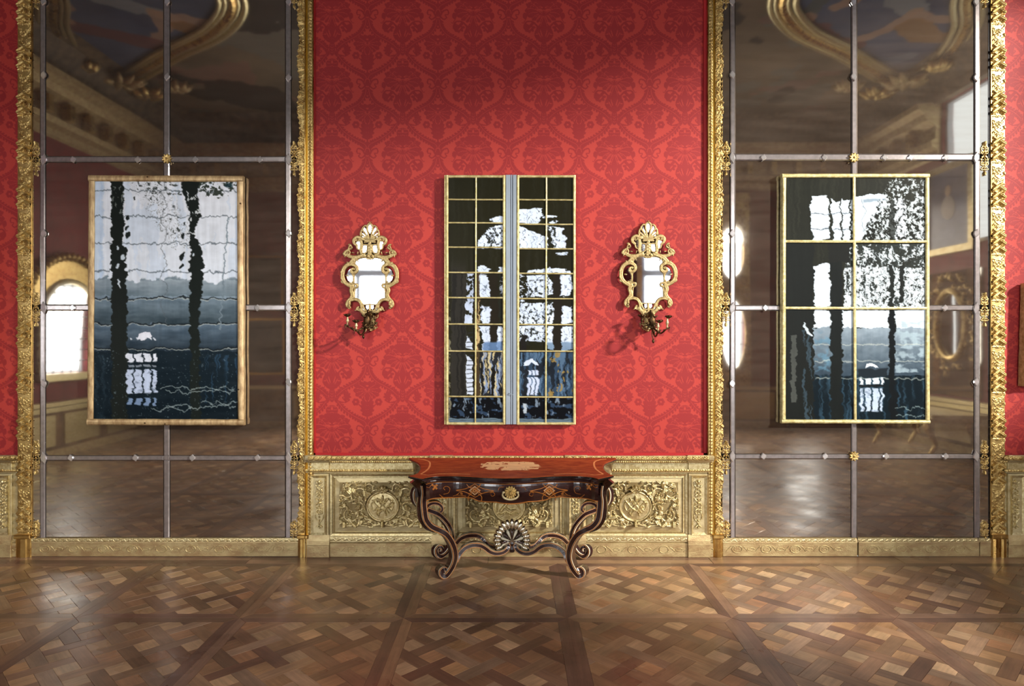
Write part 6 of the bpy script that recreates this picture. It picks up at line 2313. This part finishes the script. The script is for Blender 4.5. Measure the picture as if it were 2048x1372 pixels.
def prof_y(prof, y0, y1, sg, x):
    n = len(prof)
    vs = [(x + sg * a, y0, z) for a, z in prof] + [(x + sg * a, y1, z) for a, z in prof]
    fs = [tuple(range(n)), tuple(range(2 * n - 1, n - 1, -1))] + [(i, n + i, n + (i + 1) % n, (i + 1) % n) for i in range(n)]
    return MB().add(vs, fs)


prof_y(prof, YB, 0, 1, XL).build('cornice_length', BASE_GOLD, tr)
prof_y(prof, YB, -6.35, -1, XR).build('cornice_length', BASE_GOLD, tr)
prof_y(prof, -3.0, 0, -1, XR).build('cornice_length', BASE_GOLD, tr)
for x in np.arange(XL + .5, XR - .3, .55):
    MB().box(x, YB + .09, 5.74, x + .12, YB + .26, 6.02, .03).build('bracket', GOLD, tr)
for y in np.arange(YB + .6, -.3, .55):
    for x, s in ((XL, 1), (XR, -1)):
        if s < 0 and -6.5 < y < -3.0: continue
        MB().box(x + s * .09, y, 5.74, x + s * .26, y + .12, 6.02, .0).build('bracket', GOLD, tr)

cove = [(0, 6.40), (.14, 6.40), (.2, 6.6), (.45, 6.9), (.7, 6.99), (0, 6.995)]
MB().profile_x([(YB + a, z) for a, z in cove], XL, XR).build('cove', FRZ, tr)
prof_y(cove, YB, 0, 1, XL).build('cove', FRZ, tr)
prof_y(cove, YB, 0, -1, XR).build('cove', FRZ, tr)

# great curved ceiling mouldings
for sx, lb in ((1, 'right'), (-1, 'left')):
    r_ = empty('trim_5' if sx == 1 else 'trim_6', (sx * 6, -4, HC))
    tag(r_, 'curved gold ceiling moulding round a fresco, reflected in the %s tall mirror' % lb, kind='structure')
    pts = [(4.2, -1.6), (4.0, -2.6), (4.1, -3.7), (4.8, -4.65), (5.83, -5.4), (6.7, -6.1), (7.35, -6.55), (7.7, -6.1), (7.6, -5.3), (7.25, -4.4), (6.75, -3.65), (6.3, -2.8), (5.9, -1.9), (5.0, -1.3)]
    pts = smooth_path([(sx * (a - (.1 if sx == 1 else .0)), b_, HC - .05) for a, b_ in pts], 6, closed=True)
    pts.append(pts[0])
    up = Vector((0, 0, 1))
    for off, rr, mm in ((-.16, .05, CREAM_GOLD), (-.06, .03, CREAM_GOLD), (.02, .06, GOLD_FLAT), (.12, .03, CREAM_GOLD), (.2, .04, CREAM_GOLD)):
        q = []
        for i, p in enumerate(pts):
            t = (pts[(i + 1) % (len(pts) - 1)] - pts[i - 1 if i else -2]).normalized()
            q.append(p + t.cross(up) * off)
        MB().tube(q, rr, 8).build('moulding_rib', mm, r_)
    # painted field
    FC = Canvas(0, 0, 150, 190, 1.0, (50, 60, 84))
    FC.C = np.array([80, 90, 116.]) + 26 * FC.n(30, 30, 510 + sx, 4)[..., None]
    FC.warp(5, 5, 12, 12, 520 + sx)
    fl_ = (176, 142, 118)
    for l, w_, c_ in (([(60, 60), (74, 84), (92, 100)], 15, (140, 146, 150)), ([(92, 100), (116, 108), (134, 104)], 9, fl_), ([(58, 52), (50, 70), (40, 92)], 7, fl_), ([(88, 96), (84, 118), (70, 132)], 8, fl_), ([(96, 112), (120, 128), (142, 122)], 15, (150, 108, 62)),
                      ([(30, 110), (52, 128), (76, 140)], 14, (112, 66, 66)), ([(30, 20), (50, 44), (76, 40)], 12, (150, 128, 120)), ([(100, 60), (120, 76), (138, 66)], 10, fl_), ([(16, 60), (26, 84), (22, 112)], 10, (86, 92, 88)), ([(60, 160), (90, 168), (120, 156)], 12, (104, 112, 128))):
        FC.line(l, w_, c_, .85)
    for x, y, rr, c_ in ((58, 48, 9, fl_), (28, 16, 7, fl_), (98, 56, 7, fl_), (28, 104, 7, fl_)):
        FC.put(1 - sst(rr - 2, rr, np.hypot(FC.WU - x, FC.WV - y)), c_, .9)
    xs_ = (3.9, 7.7) if sx == 1 else (-7.7, -3.9)
    me = ceil_mesh(FC, xs_[0], xs_[1], -1.4, -6.6, HC - .015, 'painted_field')
    # keep only inside the moulding
    poly = [(p.x, p.y) for p in pts[:-1]]
    import bmesh
    bm = bmesh.new(); bm.from_mesh(me)
    cen = np.array([f.calc_center_median()[:2] for f in bm.faces])
    ins_ = in_poly(cen[:, 0], cen[:, 1], poly)
    bm.faces.ensure_lookup_table()
    bmesh.ops.delete(bm, geom=[bm.faces[i] for i in np.nonzero(~ins_)[0]], context='FACES')
    bm.to_mesh(me); bm.free()
    link('painted_field', me, FRES, r_)
    # carved corner cartouche
    for k_, (cx_, cy_, sc) in enumerate(((7.35, -6.35, 1.0), (7.15, -6.95, .8), (6.4, -6.6, .6), (7.5, -5.6, .5))):
        m_ = MB()
        rr_ = random.Random(30 + k_)
        for i in range(9):
            a = i * .7 + rr_.uniform(-.3, .3)
            c0 = Vector((sx * cx_, cy_, HC - .12))
            q = [c0 + Vector((math.cos(a) * t * .5 * sc, math.sin(a) * t * .4 * sc, -.08 * math.sin(t * 3))) for t in np.linspace(0, 1, 6)]
            m_.tube(q, [.03, .07, .09, .08, .05, .01], 7)
        m_.blob((sx * cx_, cy_, HC - .16), .14 * sc, .12 * sc, .12)
        m_.build('carved_cartouche', GOLD if k_ % 2 else BASE_GOLD, r_, smooth=True)

# dado of the other walls
td = empty('trim_7', (0, YB, 0))
tag(td, 'panelled dado of the other three walls, seen in the mirrors', kind='structure')
MB().box(XL, YB, 0, XR, YB + .04, .90).build('dado_board', BROWN, td, fix=False)
MB().box(XL, YB, .88, XR, YB + .10, .95, 0).build('dado_rail', CREAM_GOLD, td)
MB().box(XL, YB, 0, XR, YB + .07, .14, 0).build('skirting', BASE_GOLD, td)
for x in np.arange(XL + .3, XR - 1, 1.25):
    for zz, nm in ((.22, 'panel'),):
        MB().box(x, YB + .035, .2, x + 1.0, YB + .055, .82, .0).build(nm, CREAM_GOLD if int(x) % 2 else BROWN, td)
for x, s in ((XL, 1), (XR, -1)):
    MB().box(x, YB, 0, x + s * .04, 0, .90).build('dado_board', BROWN, td, fix=False)
    MB().box(x, YB, .78, x + s * .12, 0, .86).build('dado_rail', CREAM_GOLD, td)
    MB().box(x, YB, .88, x + s * .16, 0, .95).build('dado_rail', CREAM_GOLD, td)
    MB().box(x, YB, .0, x + s * .07, 0, .14).build('skirting', BASE_GOLD, td)
    for y in np.arange(YB + .3, -1, 1.25):
        MB().box(x, y, .2, x + s * .055, y + 1.0, .72).build('panel', CREAM_GOLD, td)

# windows
WHITEP = mat('grey_white_window_paint', (196, 200, 204), .5, var=.05)
for i, (a, c, z0, z1) in enumerate(WB):
    o = empty('window_%d' % (i + 1), ((a + c) / 2, YB, z0))
    tag(o, 'tall window with a heavy transom behind the photographer, %s' % ('left', 'middle', 'right')[i], kind='structure')
    m_ = MB()
    for (x0, x1, q0, q1) in ((a, a + .09, z0, z1), (c - .09, c, z0, z1), (a, c, z0, z0 + .1), (a, c, z1 - .1, z1)): m_.box(x0, YB - .14, q0, x1, YB - .02, q1)
    m_.build('window_frame', WHITEP, o)
    MB().box(a, YB - .15, 3.46, c, YB + .0, 3.62).build('transom', WHITEP, o)
    if c - a > 1.2: MB().box((a + c) / 2 - .05, YB - .13, z0, (a + c) / 2 + .05, YB - .03, 3.46).build('mullion', WHITEP, o)
    m_ = MB()
    for (x0, x1, q0, q1) in ((a - .12, a, z0 - .1, z1 + .14), (c, c + .12, z0 - .1, z1 + .14), (a - .12, c + .12, z1, z1 + .14)): m_.box(x0, YB, q0, x1, YB + .06, q1)
    m_.build('casing', GOLD_FLAT, o)
o = empty('window_4', (XL, -5.65, 1.42))
tag(o, 'arched gilt-framed window of small leaded panes in the left wall', kind='structure')
for y in np.arange(-6.35 + .233, -5.0, .233): MB().box(XL - .10, y - .011, 1.42, XL - .08, y + .011, 3.05).build('lead_bar', GREY, o)
for z in np.arange(1.42 + .2, 3.0, .2): MB().box(XL - .10, -6.35, z - .009, XL - .08, -4.95, z + .009).build('lead_bar', GREY, o)
# arched spandrel of carved gilt
m_ = MB()
arc = [(-5.65 + .72 * math.cos(t), 2.42 + .62 * math.sin(t)) for t in np.linspace(0, math.pi, 17)]
vs, fs = [], []
for k_, (y, z) in enumerate(arc):
    yo = -5.65 + (y + 5.65) * 1.35
    vs += [(XL + .03, y, z), (XL + .03, yo, 3.42 if abs(y + 5.65) < .5 else 3.1), (XL - .02, y, z), (XL - .02, yo, 3.42 if abs(y + 5.65) < .5 else 3.1)]
for k_ in range(16):
    a = k_ * 4
    fs += [(a, a + 1, a + 5, a + 4), (a + 2, a + 6, a + 7, a + 3), (a, a + 4, a + 6, a + 2), (a + 1, a + 3, a + 7, a + 5)]
m_.add(vs, fs).build('carved_spandrel', GOLD, o)
MB().tube([(XL + .05, y, z) for y, z in arc], .05, 8).build('arch_moulding', CREAM_GOLD, o)
for y in (-6.42, -4.88): MB().box(XL, y - .07, 1.3, XL + .08, y + .07, 2.5, 0).build('casing', GOLD, o)
MB().box(XL, -6.5, 1.3, XL + .1, -4.8, 1.42, 0).build('sill', CREAM_GOLD, o)
rr_ = random.Random(3)
for k_ in range(26):
    t = math.pi * k_ / 25
    c0 = Vector((XL + .06, -5.65 + 1.0 * math.cos(t), 2.6 + .8 * math.sin(t)))
    MB().tube([c0, c0 + Vector((.05, .06 * math.cos(t), .08 * math.sin(t))), c0 + Vector((.02, .16 * math.cos(t + .4), .16 * math.sin(t + .4)))], [.03, .05, .01], 6).build('carved_leaf', GOLD, o, smooth=True)
o = empty('window_5', (XR, -4.35, 4.3))
tag(o, 'high window in the right side wall', kind='structure')
m_ = MB()
for (a, c, q0, q1) in ((-6.3, -6.25, 3.7, 6.4), (-3.15, -3.1, 3.7, 6.4), (-6.3, -3.1, 3.7, 3.78), (-6.3, -3.1, 6.37, 6.4)): m_.box(XR + .06, a, q0, XR + .16, c, q1)
m_.build('window_frame', WHITEP, o)

# carved gilt panel, left in the right mirror; backlit openings stand in for oval mirrors
o = empty('window_6', (5.07, YB, .95))
tag(o, 'carved gilt panel on the back wall, two stacked backlit openings in place of oval mirrors', kind='structure')


def oval_plate(w, h, ovals, k=40):
    R = Relief(w, h, 1.0)
    rnd = random.Random(8)
    mask = np.ones_like(R.H, dtype=bool)
    R.H += 1
    for i in range(420):
        x, y = rnd.uniform(2, w - 2), rnd.uniform(2, h - 2)
        a = rnd.uniform(0, 6.28)
        R.leaf(x, y, a, rnd.uniform(6, 12), rnd.uniform(2, 3.6), 2.0)
    for i in range(40): R.spiral(rnd.uniform(6, w - 6), rnd.uniform(6, h - 6), rnd.uniform(4, 7), 1.2, rnd.uniform(0, 6), rnd.choice((1, -1)), 1.4, .8, 2)
    for (cx_, cy_, rx_, ry_) in ovals:
        q = ((R.X - cx_) / rx_) ** 2 + ((R.Y - cy_) / ry_) ** 2
        R.ring(cx_, cy_, rx_ + 2, ry_ + 2, 2.4, 2.4)
        mask &= q > 1
    return R, mask


Ro, mo = oval_plate(80, 440, [(29 + 11, 440 - (4.0 - .95) * 100 + 0, 26, 57), (40, 440 - (2.14 - .95) * 100, 26, 76)])
me = Ro.mesh('carved_plate', .01, thick=.03, mask=mo)
ob = link('carved_plate', me, GOLD, o, loc=(5.07 + .40, YB + .0, .95 + 4.4))
ob.rotation_euler = (0, 0, math.pi)
for z in (1.9, 2.4, 3.7, 4.2): MB().box(4.8, YB - .1, z, 5.34, YB - .08, z + .015).build('glazing_bar', GREY, o)

area('window_light', (5.07, YB - .24, 3.0), (5.07, 0, 2.0), .5, 3.4, 30, (0.93, 0.96, 1.0))  # added lamp behind the oval openings, to make them bright


# paintings on the far walls
def far_painting(label, kind, a0, a1, z0, z1, fc, canvas_cols, fw=.09):
    wall_x = kind
    m_ = MB()
    if kind == 'back':
        root = empty('painting', ((a0 + a1) / 2, YB, z0))
        f = lambda a, dep, z: (a, YB + dep, z)
    elif kind == 'right':
        root = empty('painting', (XR, (a0 + a1) / 2, z0))
        f = lambda a, dep, z: (XR - dep, a, z)
    tag(root, label, 'painting')

    def bx(a, b_, q0, q1, d0, d1, nm, mm):
        p, q = f(a, d0, q0), f(b_, d1, q1)
        MB().box(p[0], p[1], p[2], q[0], q[1], q[2]).build(nm, mm, root)
    bx(a0, a1, z0, z1, .012, .04, 'canvas', canvas_cols)
    bx(a0 - fw, a0, z0 - fw, z1 + fw, .01, .09, 'frame_bar', fc); bx(a1, a1 + fw, z0 - fw, z1 + fw, .01, .09, 'frame_bar', fc)
    bx(a0, a1, z0 - fw, z0, .01, .09, 'frame_bar', fc); bx(a0, a1, z1, z1 + fw, .01, .09, 'frame_bar', fc)
    return root


DK = mat('dark_landscape_paint', (84, 70, 52), .35, col2=(38, 32, 26), vscale=2.5)
far_painting('upper dark landscape in a thin gold frame, reflected at the right of the left mirror', 'back', -7.0, -5.3, 2.75, 3.9, OCHRE, DK, .05)
far_painting('lower dark landscape in a thin gold frame, reflected at the right of the left mirror', 'back', -7.1, -5.25, 1.25, 2.45, OCHRE, DK, .05)
pt = far_painting('portrait of a pale woman on blue, reflected at the right edge of the right mirror', 'right', -6.7, -5.5, 3.7, 5.1, PALE_GOLD, mat('slate_blue_paint', (120, 130, 156), .4, col2=(86, 94, 118), vscale=2), .12)
FLS = mat('pale_flesh_paint', (200, 176, 150), .5, var=.1)
MB().blob((XR - .045, -6.1, 4.72), .006, .075, .11, 12, 8).build('painted_head', FLS, pt)
MB().blob((XR - .045, -6.1, 4.42), .005, .19, .22, 12, 8).build('painted_bust', mat('painted_dress', (190, 184, 176), .6, var=.1), pt)

# oval gilt mirror on the right wall
ov = empty('oval_mirror', (XR, -6.05, 1.5))
tag(ov, 'oval gilt mirror on the side wall, reflected at the right edge of the right mirror', 'mirror')
vs = [(XR - .05, -6.05 + .42 * math.cos(t), 2.28 + .62 * math.sin(t)) for t in np.linspace(0, 2 * math.pi, 33)]
MB().tube(vs, .055, 8, caps=False).build('gilt_rim', GOLD, ov)
g_m = MB(); n = 32
g_m.add([(XR - .03 - .03 * math.cos(t), -6.05 + .41 * math.cos(t), 2.28 + .61 * math.sin(t)) for t in np.linspace(0, 2 * math.pi, n, endpoint=False)] + [(XR - .02, -6.05 + .41 * math.cos(t), 2.28 + .61 * math.sin(t)) for t in np.linspace(0, 2 * math.pi, n, endpoint=False)],
        [tuple(range(n)), tuple(range(2 * n - 1, n - 1, -1))] + [(i, n + i, n + (i + 1) % n, (i + 1) % n) for i in range(n)])
g_m.build('mirror_glass', GLASS, ov)
rr_ = random.Random(12)
for k_ in range(54):
    t = rr_.uniform(0, 6.283)
    r0 = rr_.uniform(1.15, 1.75)
    c0 = Vector((XR - .05, -6.05 + .42 * r0 * math.cos(t), 2.28 + .56 * r0 * math.sin(t)))
    a = rr_.uniform(0, 6.28)
    q = [c0 + Vector((-.02 * math.sin(s_ * 3), math.cos(a + s_ * 3) * .07 * s_ * 1.2, math.sin(a + s_ * 3) * .08 * s_ * 1.2)) for s_ in np.linspace(0, 1, 7)]
    MB().tube(q, [.012, .022, .024, .02, .018, .014, .006], 6).build('carved_scroll', GOLD, ov, smooth=True)
MB().box(XR - .035, -6.85, 1.0, XR - .012, -5.25, 3.25).build('mirror_ground', MG, ov)

# gilded console under it, little table and chest by the back wall
gc = empty('gilt_console', (7.4, -5.9, 0))
tag(gc, 'carved gilt console table under the oval mirror, reflected low in the right mirror', 'table')
MB().box(6.9, -7.0, .70, 7.85, -4.9, .76, 0).build('marble_top', PALE_GOLD, gc)
for i, (x, y) in enumerate(((7.0, -6.8), (7.0, -5.1), (7.7, -6.8), (7.7, -5.1))):
    q = smooth_path([(x, y, .70), (x - .06, y, .55), (x + .02, y, .38), (x + .08, y, .25), (x + .0, y, .10), (x - .06, y, .02)], 5)
    MB().tube(q, [.055 - .035 * abs(j / len(q) - .2) for j in range(len(q))], 8).build('leg', GOLD, gc, smooth=True)
for k_ in range(34):
    y = -6.9 + rr_.random() * 1.9
    z = .66 - .22 * rr_.random()
    a = rr_.uniform(0, 6.28)
    c0 = Vector((6.93, y, z))
    q = [c0 + Vector((-.02, math.cos(a + s_ * 3) * .06 * s_, math.sin(a + s_ * 3) * .06 * s_)) for s_ in np.linspace(0, 1, 6)]
    MB().tube(q, [.012, .022, .022, .02, .014, .006], 6).build('carved_leaf', GOLD, gc, smooth=True)
MB().box(6.92, -6.9, .62, 7.8, -5.0, .70).build('frieze_rail', GOLD, gc)
rt = empty('pedestal_table', (6.1, -8.7, 0))
tag(rt, 'small round pedestal table reflected below the six-pane picture', 'table')
MB().lathe([(.19, .0), (.19, .02), (.18, .026)], (6.1, -8.7, .40), 20).build('round_top', BONE, rt)
MB().lathe([(.12, 0), (.11, .02), (.02, .04), (.022, .2), (.015, .40)], (6.1, -8.7, .0), 16).build('pedestal', BRONZE, rt)
ch = empty('chest', (7.1, -9.0, 0))
tag(ch, 'plain brown wooden chest reflected below the six-pane picture', 'chest')
CH = mat('brown_oak_chest', (150, 106, 60), .5, var=.2, vscale=3, vstretch=(.4, 1, 5))
MB().box(6.5, -9.2, .03, 7.75, -8.8, .62, 0).build('body', CH, ch)
MB().box(6.48, -9.2, .62, 7.77, -8.78, .66, 0).build('lid', CH, ch)
MB().box(6.53, -8.8, .36, 7.72, -8.785, .58).build('front_panel', CH, ch)
MB().box(6.53, -8.8, .08, 7.72, -8.785, .32).build('front_panel', CH, ch)
for x in (6.5, 7.67): MB().box(x, -9.18, 0, x + .08, -8.82, .03).build('foot', CH, ch)
